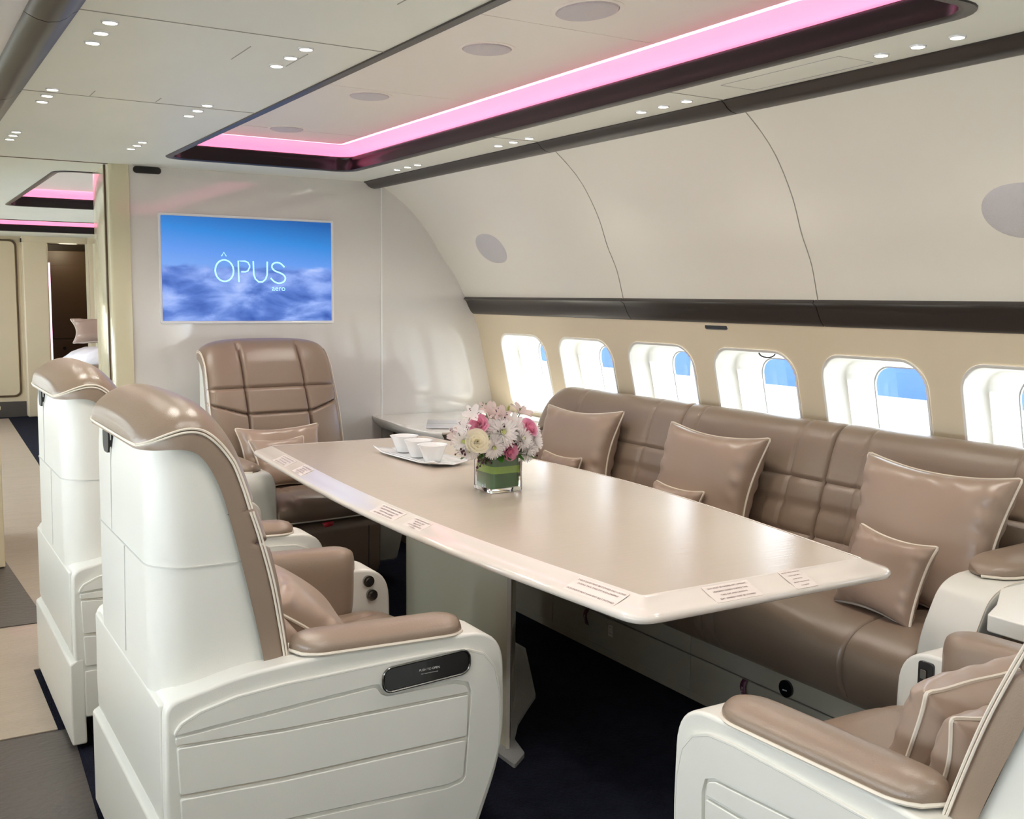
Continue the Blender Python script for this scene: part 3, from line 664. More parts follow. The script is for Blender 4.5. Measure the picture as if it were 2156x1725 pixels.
placard('dense printed placard near the far aisle corner of the table rim', on_left(3.95, 4.14, 0.014, 0.066), T2)
placard('narrow placard on the far table rim, just nearer than the dense printed one', on_left(3.72, 3.85, 0.012, 0.066), T3)
yn = 1.777
placard('framed placard with four printed lines at the middle of the short near table end', [(1.585, yn-0.014, rimz(0.014)), (1.725, yn-0.014, rimz(0.014)), (1.700, yn-0.066, rimz(0.066)), (1.560, yn-0.066, rimz(0.066))], T2)
placard('three line placard at the right part of the short near table end', [(1.835, yn-0.008, rimz(0.008)), (1.905, yn-0.008, rimz(0.008)), (1.880, yn-0.066, rimz(0.066)), (1.795, yn-0.066, rimz(0.066))], T3)
# ------------------------------------------------------------------ sofa
sf = thing('sofa', 'long taupe leather sofa under the windows with quilted backrest', 'sofa', (0, 0, 0))
Y0, Y1 = 1.757, 4.42
BP = spline([(3.02, 0.86), (3.022, 0.900), (3.000, 0.924), (2.965, 0.930), (2.930, 0.918), (2.900, 0.885), (2.878, 0.83), (2.858, 0.76), (2.838, 0.68), (2.812, 0.58), (2.785, 0.48), (2.76, 0.40)], 7)
def back_section(ya, yb, s1, s2, last=False):
    NY = 90; vs = []
    for p in BP:
        x, z = p
        for j in range(NY+1):
            y = ya+(yb-ya)*j/NY; d = 0
            e = min((y-ya), (yb-y))
            rr = 0.022; 
            if e < rr: d += (rr-math.sqrt(max(0, rr*rr-(rr-e)**2)))*0.9
            if last and yb-y < 0.16: q = (0.16-(yb-y))/0.16; d += 0.0
            d += 0.009*crease(y-s1-0.03*(0.93-z), 0.006)+0.009*crease(y-s2-0.03*(0.93-z), 0.006)
            for zq in (0.728, 0.632, 0.534): d += 0.010*crease(z-zq, 0.007)
            if z < 0.75:      # puffed cells
                d -= 0.004*abs(math.sin(PI*(z-0.534)/0.097))
            front = 1.0 if x < 2.95 else 0.3
            zz = z
            if last:
                q = max(0, (0.20-(yb-y))/0.20); zz = 0.40+(z-0.40)*(1-0.36*(1-math.sqrt(max(0, 1-q*q))))
            vs.append((x+d*front, y, zz-(0.0 if x < 2.95 else d*0.6)))
    nn = NY+1; K = len(BP)
    fs = [(i*nn+j, i*nn+j+1, (i+1)*nn+j+1, (i+1)*nn+j) for i in range(K-1) for j in range(NY)]
    fs += [tuple(i*nn for i in range(K)), tuple(i*nn+NY for i in range(K))]
    return new('backrest', vs, fs, M['taupe_leather'], sf, angle=55)
back_section(Y0, 2.575, 1.875, 2.43); back_section(2.575, 3.401, 2.735, 3.30); back_section(3.401, Y1+0.10, 3.60, 4.16, True)
SP = spline([(2.80, 0.445), (2.70, 0.455), (2.55, 0.470), (2.43, 0.468), (2.345, 0.452), (2.292, 0.415), (2.272, 0.365), (2.276, 0.31), (2.298, 0.26), (2.33, 0.225), (2.40, 0.215)], 7)
def seat_section(ya, yb, s1):
    NY = 60; vs = []
    for p in SP:
        x, z = p
        for j in range(NY+1):
            y = ya+(yb-ya)*j/NY; e = min(y-ya, yb-y); rr = 0.012; d = 0
            if e < rr: d += (rr-math.sqrt(max(0, rr*rr-(rr-e)**2)))
            for s_ in s1: d += 0.008*crease(y-s_-0.0*(x-2.3), 0.006)
            f = min(1, max(0, (x-2.27)/0.15))
            vs.append((x+d*(1-f), y, z-d*f-(0.006*crease(x-2.5, 0.012))))
    nn = NY+1; K = len(SP); fs = [(i*nn+j, i*nn+j+1, (i+1)*nn+j+1, (i+1)*nn+j) for i in range(K-1) for j in range(NY)]
    fs += [tuple(i*nn for i in range(K)), tuple(i*nn+NY for i in range(K))]
    return new('seat_cushion', vs, fs, M['taupe_leather'], sf, angle=55)
seat_section(Y0, 1.96, []); seat_section(1.96, 2.56, [2.50]); seat_section(2.56, 3.40, [2.62]); seat_section(3.40, Y1, [])
# base with drawer fronts
box('base_carcass', 2.345, 2.92, Y0, Y1+0.03, 0.0, 0.225, M['base_panel_shaded'], sf)
box('toe_strip', 2.337, 2.36, Y0, Y1+0.03, 0.0, 0.030, M['base_panel_shaded'], sf, bevel=0.002)
ybs = [Y0, 2.660, 3.520, Y1+0.03]
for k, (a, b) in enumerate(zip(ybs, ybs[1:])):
    box('fascia_panel', 2.330, 2.36, a+0.002, b-0.002, 0.161, 0.232, M['base_panel_shaded'], sf, bevel=0.003)
    box('drawer_front', 2.330, 2.36, a+0.002, b-0.002, 0.033, 0.157, M['base_panel_shaded'], sf, bevel=0.003)
kb = G().tube([(2.334, 2.212, 0.188), (2.322, 2.212, 0.188)], 0.027, 20).obj('round_latch', M['black_gloss'], sf)
G().tube([(2.3225, 2.205, 0.184), (2.3225, 2.222, 0.182)], 0.0022, 6).obj('latch_mark', M['speaker_mesh'], kb)
def ribbon_tag(label, loc, m, m2, body):
    t = thing('hanging_tag', label, 'tag', loc)
    vs = []; n = 8
    for k in range(n+1):
        z = -0.062*k/n; x = -0.004-0.010*math.sin(PI*k/n)
        for y in (-0.011, 0.011): vs.append((x, y+0.003*math.sin(k*0.8), z))
    fs = [(2*k, 2*k+1, 2*k+3, 2*k+2) for k in range(n)]
    o = new('ribbon', vs, fs, M[m], t); s_ = o.modifiers.new('s', 'SOLIDIFY'); s_.thickness = 0.0015; s_.offset = 0
    text(body, 0.012, M[m2], t, (-0.0165, 0.002, -0.034), (PI/2, PI/2, -PI/2))
    return t
ribbon_tag('dark purple pull tag hanging from the sofa drawer under the table', (2.327, 3.262, 0.160), 'purple', 'label_paper', 'PULL')
ribbon_tag('dark purple pull tag hanging from the nearer sofa drawer behind the armrest', (2.327, 2.385, 0.160), 'purple', 'label_paper', 'PULL')
wt = thing('hanging_tag', 'white paper tag on a loop hanging from the sofa drawer gap', 'tag', (2.325, 3.095, 0.160))
G().tube([(0, 0, 0), (-0.012, 0.006, 0.004), (-0.02, 0.02, -0.006), (-0.016, 0.012, -0.018), (-0.010, 0.0, -0.014)], 0.0012, 5).obj('loop', M['speaker_mesh'], wt)
for k, (z0, z1) in enumerate(((-0.036, -0.015), (-0.060, -0.037))):
    G().box(-0.013, -0.0118, -0.014, 0.014, z0, z1).obj('paper_slip', M['label_paper'], wt)
    text('REMOVE' if k else 'FLIGHT', 0.006, M['black'], wt, (-0.0136, 0, (z0+z1)/2), (PI/2, 0, -PI/2))
# ledge between sofa and wall 
struct(box('trim_ledge', 3.00, 3.11, YN, 5.38, 0.60, 0.715, M['reveal'], bevel=0.004))
struct(box('trim_ledge_top', 3.028, 3.10, 0.6, 4.30, 0.70, 0.905, M['dark_trim'], bevel=0.004))
# near end console of the sofa with armrest
ec = thing('sofa_end_console', 'white leather end console with taupe armrest closing the near end of the sofa', 'console', (0, 0, 0))
op = round_poly([(2.30, 0.0), (2.315, 0.40), (2.335, 0.50), (2.40, 0.615), (2.46, 0.640), (3.06, 0.665), (3.04, 0.30), (2.92, 0.0)], [0.01, 0.1, 0.1, 0.05, 0.06, 0.02, 0.02, 0.01], 6)
G().prism(op, 1.60, 1.755, 'y').obj('body', M['white_leather'], ec, bevel=0.014, seg=4)
g = G(); g.tube([(x, 1.603, z) for x, z in op[8:-16]], 0.0015, 5); g.obj('seam', M['piping'], ec)
rings = []; N = 20
for k in range(N+1):
    u = k/N; x = 2.475+(3.02-2.475)*u; e = min(1, u/0.22); f = max(0.06, math.sqrt(max(0, 1-(1-e)**2)))
    rings.append([(x, 1.685+0.082*f*math.copysign(abs(math.cos(a))**0.7, math.cos(a)), 0.652+0.016*u+0.026*f*math.sin(a)+(0.012 if math.sin(a) > 0 else 0)*f) for a in [2*PI*i/20 for i in range(20)]])
ap = G().rings(rings).obj('armrest_pad', M['taupe_leather'], ec, angle=60)
G().tube([(r[0][0], 1.685-0.083*max(0.06, math.sqrt(max(0, 1-(1-min(1, (k/N)/0.22))**2))), r[0][2]-0.004) for k, r in enumerate(rings)], 0.004, 6).obj('piping', M['piping'], ap)
# side cabinet at the right edge with pale stone top
cb = thing('side_cabinet', 'low side cabinet with pale slab top and dark front at the right edge', 'cabinet', (0, 0, 0))
G().prism(round_poly([(2.205, 1.475), (2.30, 1.515), (2.44, 1.598), (3.05, 1.598), (3.05, 0.60), (2.205, 0.60)], 0.01), 0.598, 0.640, 'z').obj('slab_top', M['reveal'], cb, bevel=0.004)
box('cabinet_body', 2.30, 2.90, 0.62, 1.50, 0.0, 0.597, M['black_gloss'], cb, bevel=0.004)
box('shelf', 2.27, 2.32, 0.62, 1.49, 0.47, 0.485, M['reveal'], cb, bevel=0.002)
for k in range(4): box('drawer_front', 2.285, 2.32, 0.64+0.215*k, 0.845+0.215*k, 0.495, 0.575, M['brown_dark'], cb, bevel=0.004)
# corner shelf at the bulkhead
cs_ = thing('corner_shelf', 'curved cream corner shelf between the sofa and the bulkhead wall', 'shelf', (0, 0, 0))
edge = [tuple(v) for v in spline([Vector(p) for p in ((2.336, 5.378), (2.312, 5.109), (2.285, 4.85), (2.283, 4.70), (2.30, 4.60), (2.34, 4.535))], 6)]
outl = edge+[(3.09, 4.535), (3.11, 5.378)]
G().prism(outl, 0.700, 0.710, 'z').obj('shelf_top', M['table_edge'], cs_, angle=30)
K = len(edge)
g = G(); g.rings([[(x, y, 0.710) for x, y in edge], [(x-0.004, y, 0.706) for x, y in edge], [(x-0.003, y, 0.698) for x, y in edge], [(x+0.012, y, 0.672) for x, y in edge], [(x+0.05, y, 0.640) for x, y in edge], [(x+0.11, y, 0.620) for x, y in edge], [(x+0.11, y, 0.70) for x, y in edge]], False, False)
g.obj('shelf_fascia', M['reveal'], cs_, angle=50)
box('cabinet', 2.46, 2.90, 4.56, 5.375, 0.0, 0.69, M['brown_dark'], cs_)
pp = thing('magazine', 'thin grey brochure lying on the corner shelf behind the flowers', 'magazine', (2.52, 4.80, 0.712), math.radians(62))
vs = []
for i in range(11):
    for j in range(2):
        u = i/10; vs.append((-0.17+0.34*u, -0.12+0.24*j, 0.003+0.010*abs(math.sin(PI*(u*2 % 1)))*1.0))
o = new('cover', vs, [(2*i, 2*i+1, 2*i+3, 2*i+2) for i in range(10)], M['paper'], pp); s_ = o.modifiers.new('s', 'SOLIDIFY'); s_.thickness = 0.003
G().tube([(0, -0.12, 0.004), (0, 0.12, 0.004)], 0.003, 6).obj('spine', M['speaker_mesh'], pp)

# ------------------------------------------------------------------ pillows
def pillow(label, c, ex, ey, w, h, th=0.11, seed=0, group='taupe satin pillows with cream piping', pinch=0.17):
    """c centre, ex edge direction, ey up direction along the pillow face"""
    r_ = random.Random(seed); ex = Vector(ex).normalized(); n = ex.cross(Vector(ey)).normalized(); ey = n.cross(ex)
    t = thing('pillow', label, 'pillow', c, 0, group); t.rotation_euler = Matrix((ex, ey, n)).transposed().to_euler()
    N = 44; ph = [r_.uniform(0, 6.3) for _ in range(8)]
    def edge_pt(u, v):
        a = 1-pinch*(1-v*v)*abs(u)**3*0.9; b = 1-pinch*(1-u*u)*abs(v)**3*0.9
        cu = 1-0.015*(abs(u)*abs(v))**6
        return (u*w/2*a*cu, v*h/2*b*cu)
    def hgt(u, v):
        e = max(0, (1-u**4)*(1-v**4)); b = e**0.42
        wr = 0.0
        edge_ = max(abs(u), abs(v))
        wr += 0.050*math.sin(19*v+ph[0]+4*u)*(0.6+0.4*math.sin(5*v+ph[5]))*max(0, abs(u)-0.66)*b*1.3
        wr += 0.040*math.sin(17*u+ph[1]+4*v)*(0.6+0.4*math.sin(4*u+ph[6]))*max(0, abs(v)-0.68)*b*1.3
        wr += 0.016*math.sin(3.1*u+ph[2])*math.sin(2.7*v+ph[3])*b
        return th/2*b+wr*w
    vs = []; idx = {}
    for sd_ in (1, -1):
        for i in range(N+1):
            for j in range(N+1):
                u = -1+2*i/N; v = -1+2*j/N
                u = math.sin(u*PI/2)*0.5+u*0.5; v = math.sin(v*PI/2)*0.5+v*0.5
                x, y = edge_pt(u, v); vs.append((x, y, sd_*hgt(u, v)))
    nn = N+1; fs = []
    for s_ in (0, 1):
        o0 = s_*nn*nn
        for i in range(N):
            for j in range(N):
                q = (o0+i*nn+j, o0+i*nn+j+1, o0+(i+1)*nn+j+1, o0+(i+1)*nn+j); fs.append(q if s_ else q[::-1])
    cv = new('cover', vs, fs, M['taupe_satin'], t, angle=80)
    path = []
    K = 20
    for (a, b) in (((-1, -1), (1, -1)), ((1, -1), (1, 1)), ((1, 1), (-1, 1)), ((-1, 1), (-1, -1))):
        for k in range(K):
            u = a[0]+(b[0]-a[0])*k/K; v = a[1]+(b[1]-a[1])*k/K
            u = math.sin(u*PI/2)*0.5+u*0.5; v = math.sin(v*PI/2)*0.5+v*0.5
            if k == 0: u *= 0.985; v *= 0.985
            x, y = edge_pt(u, v); path.append((x*1.004, y*1.004, 0.004*math.sin(5*u+3*v+ph[4])))
    G().tube(path, 0.0042, 6, closed=True).obj('piping', M['piping'], t)
    return t
BK = (0.32, 0, 1)      # leaning on the sofa back
pillow('large square pillow at the far end of the sofa, behind the flowers', (2.745, 3.97, 0.665), (0.10, -1, 0.03), (0.28, 0.02, 1), 0.54, 0.42, 0.13, 1)
pillow('small pillow at the far end of the sofa, beside the flowers', (2.63, 3.95, 0.555), (0.05, -1, 0.0), (0.3, 0, 1), 0.30, 0.22, 0.08, 2)
pillow('large square pillow in the middle of the sofa', (2.725, 3.055, 0.66), (0.03, -1, -0.01), (0.30, 0.02, 1), 0.55, 0.44, 0.14, 3)
pillow('small pillow in front of the middle of the sofa, mostly below the table edge', (2.605, 3.10, 0.545), (0.0, -1, 0.0), (0.3, 0, 1), 0.30, 0.22, 0.08, 4)
pillow('largest looking pillow at the near end of the sofa beside the white console', (2.69, 2.03, 0.66), (0.0, -1, -0.01), (0.30, 0.02, 1), 0.55, 0.46, 0.14, 5)
pillow('small pillow standing by the near corner of the table', (2.475, 1.99, 0.578), (-0.04, -1, -0.05), (0.38, -0.10, 1), 0.29, 0.25, 0.09, 6)
dC = Vector((math.cos(hC), math.sin(hC), 0)); sC = Vector((-math.sin(hC), math.cos(hC), 0))
pillow('large pillow on the far chair below the screen', Vector((1.72, 4.44, 0))-dC*0.40+Vector((-0.05, 0, 0.605)), sC, (-0.35*dC.x, -0.35*dC.y, 1), 0.44, 0.30, 0.12, 7)
pillow('small pillow in front of the large one on the far chair', Vector((1.72, 4.44, 0))-dC*0.29+Vector((-0.10, 0, 0.59)), sC, (-0.55*dC.x, -0.55*dC.y, 1), 0.28, 0.25, 0.09, 8)
pillow('large pillow leaning in the nearest lounge chair', (0.86, 2.45, 0.585), (-0.12, -1, -0.05), (-0.75, 0.0, 0.65), 0.38, 0.27, 0.12, 9)
pillow('small pillow tucked behind the large one in the nearest lounge chair', (0.775, 2.33, 0.555), (0.0, -1, 0), (-0.6, 0.0, 0.75), 0.22, 0.22, 0.09, 10)
pillow('large satin pillow in the lower right lounge chair', (1.675, 1.14, 0.585), (1, 0.05, 0), (0.0, -0.30, 1), 0.42, 0.29, 0.13, 11)
pillow('small satin pillow behind the large one in the lower right lounge chair', (1.57, 1.035, 0.60), (1, -0.02, 0), (0.0, -0.25, 1), 0.26, 0.22, 0.09, 12)
# ------------------------------------------------------------------ screen on the bulkhead
tv = thing('television', 'flat screen showing blue sky over clouds, set into the white bulkhead', 'television', (1.652, YB, 1.501))
W2, H2 = 0.455, 0.272
g = G(); 
def fr(w, h, y, r): return [(x, y, z) for x, z in rrect(w, h, r, 3)]
g.rings([fr(2*W2+0.006, 2*H2+0.006, 0.0, 0.01), fr(2*W2+0.004, 2*H2+0.004, -0.006, 0.01), fr(2*W2-0.010, 2*H2-0.010, -0.007, 0.008), fr(2*W2-0.020, 2*H2-0.020, -0.002, 0.006)], True, False)
g.obj('frame', M['porcelain'], tv, angle=50)
ms = bpy.data.materials.new('sky_screen'); ms.use_nodes = True; nt = ms.node_tree; b = nt.nodes['Principled BSDF']
b.inputs['Base Color'].default_value = (0.01, 0.01, 0.02, 1); b.inputs['Roughness'].default_value = 0.25; b.inputs['Emission Strength'].default_value = 0.92
tc = nt.nodes.new('ShaderNodeTexCoord'); sp = nt.nodes.new('ShaderNodeSeparateXYZ'); nt.links.new(tc.outputs['Object'], sp.inputs[0])
def mr(a, b_, src, c=0.0, d=1.0, smooth=False):
    n = nt.nodes.new('ShaderNodeMapRange'); n.inputs[1].default_value = a; n.inputs[2].default_value = b_; n.inputs[3].default_value = c; n.inputs[4].default_value = d
    if smooth: n.interpolation_type = 'SMOOTHSTEP'
    nt.links.new(src, n.inputs[0]); return n.outputs[0]
def ramp(src, stops):
    r = nt.nodes.new('ShaderNodeValToRGB'); e = r.color_ramp.elements
    while len(e) < len(stops): e.new(0.5)
    for el, (p, c) in zip(e, stops): el.position = p; el.color = srgb(*c)
    nt.links.new(src, r.inputs[0]); return r.outputs[0]
def math_n(op, a, b_=None, v=None):
    n = nt.nodes.new('ShaderNodeMath'); n.operation = op; nt.links.new(a, n.inputs[0])
    if b_ is not None: nt.links.new(b_, n.inputs[1])
    if v is not None: n.inputs[1].default_value = v
    return n.outputs[0]
tilt = math_n('ADD', sp.outputs['Z'], math_n('MULTIPLY', sp.outputs['X'], v=0.10))
sky = ramp(mr(-0.03, 0.29, tilt), [(0.0, (120, 165, 235)), (0.28, (95, 150, 232)), (0.62, (40, 132, 215)), (1.0, (0, 88, 165))])
mp = nt.nodes.new('ShaderNodeMapping'); mp.inputs['Scale'].default_value = (1, 1, 2.3); nt.links.new(tc.outputs['Object'], mp.inputs[0])
nz = nt.nodes.new('ShaderNodeTexNoise'); nz.inputs['Scale'].default_value = 4.6; nz.inputs['Detail'].default_value = 6; nz.inputs['Roughness'].default_value = 0.5; nz.inputs['Distortion'].default_value = 0.35
nt.links.new(mp.outputs[0], nz.inputs['Vector'])
cl = ramp(nz.outputs['Fac'], [(0.30, (44, 84, 170)), (0.45, (88, 124, 205)), (0.58, (135, 165, 235)), (0.72, (178, 198, 248))])
n2 = nt.nodes.new('ShaderNodeTexNoise'); n2.inputs['Scale'].default_value = 14; mp2 = nt.nodes.new('ShaderNodeMapping'); mp2.inputs['Scale'].default_value = (1, 1, 4); nt.links.new(tc.outputs['Object'], mp2.inputs[0]); nt.links.new(mp2.outputs[0], n2.inputs['Vector'])
wob = math_n('ADD', sp.outputs['Z'], math_n('MULTIPLY', n2.outputs['Fac'], v=0.05))
mk = mr(0.02, 0.055, wob, 0, 1, True)
mx = nt.nodes.new('ShaderNodeMix'); mx.data_type = 'RGBA'; nt.links.new(mk, mx.inputs[0]); nt.links.new(cl, mx.inputs[6]); nt.links.new(sky, mx.inputs[7])
nt.links.new(mx.outputs[2], b.inputs['Emission Color'])
scr = G().prism(rrect(2*W2-0.022, 2*H2-0.022, 0.003, 2), -0.0035, 0.0, 'y').obj('screen', ms, tv)
lg = mat('logo_blue', (160, 222, 255), 0.4, emis=((165, 222, 255), 0.95))
def k2(px, pz): return ((px-516)*0.002470, -0.006, (564-pz)*0.002475)   # logo strokes laid out on the screen plane
def stroke(name, pts, r, closed=False):
    P = [k2(*p) for p in pts]; g = G().tube(P, r, 6, closed=closed)
    g.v = [(x, -0.0042+(y+0.006)*0.2, z) for x, y, z in g.v]; return g.obj(name, lg, scr)
R_ = 0.0046
ocx, ocz = 462, 566
stroke('letter_o', [(ocx+19*math.cos(a), ocz+22*math.sin(a)) for a in [2*PI*k/32 for k in range(32)]], R_, True)
stroke('circumflex', [(456.5, 536.5), (461.3, 528.5), (466.5, 536.5)], 0.0024)
stroke('letter_p', [(492, 589), (491, 545.5), (505, 545.5), (511.5, 548), (515, 554), (515, 558), (511, 565.5), (506, 567.5), (497, 567.5)], R_*0.9)
stroke('letter_u', [(523, 545), (523.5, 572), (527, 582), (534, 588), (542, 588), (549, 582), (552.5, 572), (553, 545)], R_)
stroke('letter_s', [tuple(v) for v in spline([Vector(p) for p in ((590.5, 556), (582, 548.5), (573, 546.5), (565, 550), (563, 557), (569, 564), (580, 568), (589, 573), (592, 580), (588, 587), (578, 590), (568, 587), (560, 579.5))], 4)], R_)
ta = text('aero', 0.040, lg, scr, (0.150, -0.0062, -0.092), (PI/2, 0, 0), name='letters')
# ------------------------------------------------------------------ ceiling lamps and speakers
def downlight(label, x, y, grp, lamp=0):
    t = thing('downlight', label, 'downlight', (x, y, ZC), 0, grp)
    G().tube([(0, 0, -0.0035), (0, 0, 0.01)], 0.0155, 18).obj('lens', M['lamp'], t)
    g = G(); g.rings([[(r*math.cos(a), r*math.sin(a), z) for a in [2*PI*i/20 for i in range(20)]] for r, z in ((0.0158, 0.0), (0.016, -0.004), (0.019, -0.0035), (0.020, 0.0))], True, False); g.obj('ring', M['porcelain'], t)
    if lamp: light('downlight_glow', 'SPOT', (0, 0, -0.012), lamp, (1.0, 0.95, 0.86), t, spot_size=2.5, spot_blend=0.8, shadow_soft_size=0.03)
rows = {0.484: 'by the dark left rail', 0.955: 'left of the pink coffer', 2.206: 'beside the curved side wall'}
trip = {'third trio from bulkhead': (2.61, 2.725, 2.84), 'second trio from bulkhead': (3.545, 3.665, 3.785), 'trio nearest the bulkhead': (4.54, 4.65, 4.77)}
for x, where in rows.items():
    for nm, ys in trip.items():
        for k, y in enumerate(ys):
            downlight('ceiling light, %s of the trio %s, %s' % (('nearest', 'middle', 'farthest')[k], where, nm), x, y, 'tiny round ceiling lights in rows of three', lamp=14 if k == 1 else 0)
for k, y in enumerate((1.64, 1.75, 1.86)):
    downlight('ceiling light, %s of the trio in the upper right corner' % ('nearest', 'middle', 'farthest')[k], 2.206, y, 'tiny round ceiling lights in rows of three', lamp=14 if k == 1 else 0)
for x_ in (0.484, 0.955, 2.206):     # added unseen lamps carry the rows on behind the photographer for fill
    for y_ in (1.75, 0.85, -0.1):
        if x_ > 2 and y_ > 1: continue
        l_ = struct(G().tube([(x_, y_, ZC-0.0035), (x_, y_, ZC+0.008)], 0.0155, 14).obj('trim_fill_lamp', M['lamp'])); light('downlight_glow', 'SPOT', (x_, y_, ZC-0.015), 11, (1.0, 0.95, 0.90), None, spot_size=2.5, spot_blend=0.8, shadow_soft_size=0.03)
def speaker(label, x, y, z=ZU, r=0.072, oval=False):
    t = thing('ceiling_speaker', label, 'speaker', (x, y, z), 0, 'round covers in the raised ceiling panel')
    n = 32
    def lp(rr, zz): return [(rr*math.cos(2*PI*i/n), rr*math.sin(2*PI*i/n)*(1.35 if oval else 1), zz) for i in range(n)]
    g = G(); g.rings([lp(r*1.18, 0.001), lp(r*1.17, -0.002), lp(r*1.03, -0.003), lp(r*1.0, 0.0)], True, False); g.obj('ring', M['coffer'], t)
    g = G(); g.rings([lp(r*0.99, 0.001), lp(r*0.98, -0.006), lp(r*0.9, -0.008)]); g.obj('grille', M['speaker_light'], t)
speaker('oval cover in the raised ceiling panel, nearest the camera at the top', 1.60, 2.295, oval=True)
speaker('round cover in the raised ceiling panel, second from the camera', 1.59, 2.80)
speaker('round cover in the raised ceiling panel, second from the bulkhead', 1.59, 3.68)
speaker('round cover in the raised ceiling panel nearest the bulkhead', 1.59, 4.60)
for k, y in enumerate((6.75, 7.2)):
    t = thing('ceiling_speaker', ['round cover in the ceiling panel of the next cabin, nearer one', 'round cover in the ceiling panel of the next cabin, farther one'][k], 'speaker', (1.30, y, ZU), 0, 'round covers in the next cabin ceiling')
    G().tube([(0, 0, -0.006), (0, 0, 0.002)], 0.07, 24).obj('grille', M['speaker_mesh'], t)
def wall_speaker(label, y, z=1.627, a=0.098, b=0.084):
    zs = []; n = 36; 
    def P(rr, off):
        out = []
        for i in range(n):
            an = 2*PI*i/n; zz = z+0.0735*rr*math.sin(an); out.append((wx(zz)-off, y+0.135*rr*math.copysign(abs(math.cos(an))**0.85, math.cos(an)), zz))
        return out
    g = G(); g.rings([P(1, -0.002), P(1, 0.0015), P(0.97, 0.003), P(0.5, 0.003), P(0.05, 0.003)]); 
    return tag(g.obj('wall_speaker', M['speaker_light'], angle=60), label, 'speaker', 'oval speaker grilles on the curved wall')
wall_speaker('grey oval grille on the curved wall near the bulkhead', 4.79)
wall_speaker('grey oval grille on the curved wall cut by the right photo edge', 1.795)
# thin slots in the ceiling
for i, (x, y, L_) in enumerate(((0.80, 1.98, 0.13), (0.98, 2.05, 0.13), (0.83, 2.75, 0.17), (0.98, 2.75, 0.17), (0.60, 3.55, 0.10), (0.80, 3.55, 0.08))):
    struct(box('trim_slot', x-0.0012, x+0.0012, y-L_/2, y+L_/2, ZC-0.0012, ZC+0.001, M['seam_line']))
# hatch outlines in the right ceiling strip
for y in (2.15,):
    g = G(); g.tube([(2.13, y-0.22, ZC-0.0002), (2.13, y+0.22, ZC-0.0002), (2.26, y+0.22, ZC-0.0002), (2.26, y-0.22, ZC-0.0002)], 0.0009, 4, closed=True); struct(g.obj('trim_hatch', M['speaker_mesh']))
# ------------------------------------------------------------------ floor covers
def floor_sheet(nm, pts, z, m, label): return tag(G().prism(pts, 0.0, z, 'z').obj(nm, M[m], smooth=False), label, 'floor mat')
floor_sheet('aisle_runner', [(-0.2, 3.45), (0.42, 3.45), (0.42, 4.06), (0.60, 4.08), (0.70, 4.55), (0.85, 5.6), (1.04, 9.15), (1.155, 12.6), (-0.2, 12.6)], 0.004, 'floor_cover', 'beige woven floor covering running down the aisle')
floor_sheet('dark_floor_panel', [(-0.2, 4.64), (0.537, 4.64), (0.493, 5.75), (0.46, 6.6), (-0.2, 6.6)], 0.008, 'floor_dark', 'dark brown rectangle of flooring beside the aisle at the left edge')
floor_sheet('floor_film', [(-0.2, 0.6), (0.30, 0.6), (0.40, 2.2), (0.46, 3.44), (-0.2, 3.44)], 0.003, 'floor_dark', 'greyish protective film on the aisle floor at the lower left')
# cream cabinet edge at the left border
lc = thing('aisle_cabinet', 'cream cabinet edge at the left border standing on the dark floor', 'cabinet', (0.0, 0, 0))
box('body', -0.20, 0.478, 5.66, 6.5, 0.012, 0.80, M['cream'], lc, bevel=0.006)
box('cabinet_top', -0.20, 0.485, 5.65, 6.5, 0.80, 0.82, M['cream_gloss'], lc, bevel=0.004)
# ------------------------------------------------------------------ bowls on a tray
tr = thing('serving_tray', 'white porcelain tray with upturned corners carrying three bowls', 'tray', (1.855, 3.785, 0.7215), math.radians(3.5))
NX, NY = 16, 28; vs = []
for i in range(NX+1):
    for j in range(NY+1):
        u = -1+2*i/NX; v = -1+2*j/NY; rr = max(0, abs(v)-0.55)/0.45; s = max(0, abs(u)-0.6)/0.4
        vs.append((u*0.098*(1-0.10*abs(v)**3+0.0), v*0.255*(1-0.03*abs(u)), 0.005+0.016*rr*rr*(0.35+0.65*abs(u))+0.008*s*s))
nn = NY+1; fs = [(i*nn+j, i*nn+j+1, (i+1)*nn+j+1, (i+1)*nn+j) for i in range(NX) for j in range(NY)]
o = new('plate', vs, fs, M['porcelain'], tr, angle=80); s_ = o.modifiers.new('s', 'SOLIDIFY'); s_.thickness = 0.004; s_.offset = 1
box('foot', -0.06, 0.06, -0.17, 0.17, 0.0, 0.006, M['porcelain'], tr, bevel=0.002)
def bowl(label, x, y):
    n = 48
    def lp(r, z, k=0.12): return [(r*math.cos(a)*(1-k*0+k*0.35*abs(math.sin(2*a))), r*math.sin(a)*(1+k*0.35*abs(math.sin(2*a))), z) for a in [2*PI*i/n for i in range(n)]]
    g = G(); g.rings([lp(0.001, 0.0), lp(0.029, 0.0), lp(0.031, 0.002), lp(0.0375, 0.02), lp(0.0465, 0.045), lp(0.0550, 0.064), lp(0.0575, 0.0675), lp(0.0565, 0.068), lp(0.053, 0.064), lp(0.0435, 0.045), lp(0.034, 0.02), lp(0.027, 0.007), lp(0.001, 0.006)])
    o = g.obj('bowl', M['porcelain'], angle=60); o.location = (x, y, 0.730); o.rotation_euler = (0, 0, 0.3)
    tag(o, label, 'bowl', 'white porcelain bowls on the tray'); return o
bowl('white bowl nearest the camera on the tray', 1.832, 3.635); bowl('white bowl in the middle of the tray', 1.838, 3.775); bowl('white bowl farthest on the tray', 1.846, 3.925)
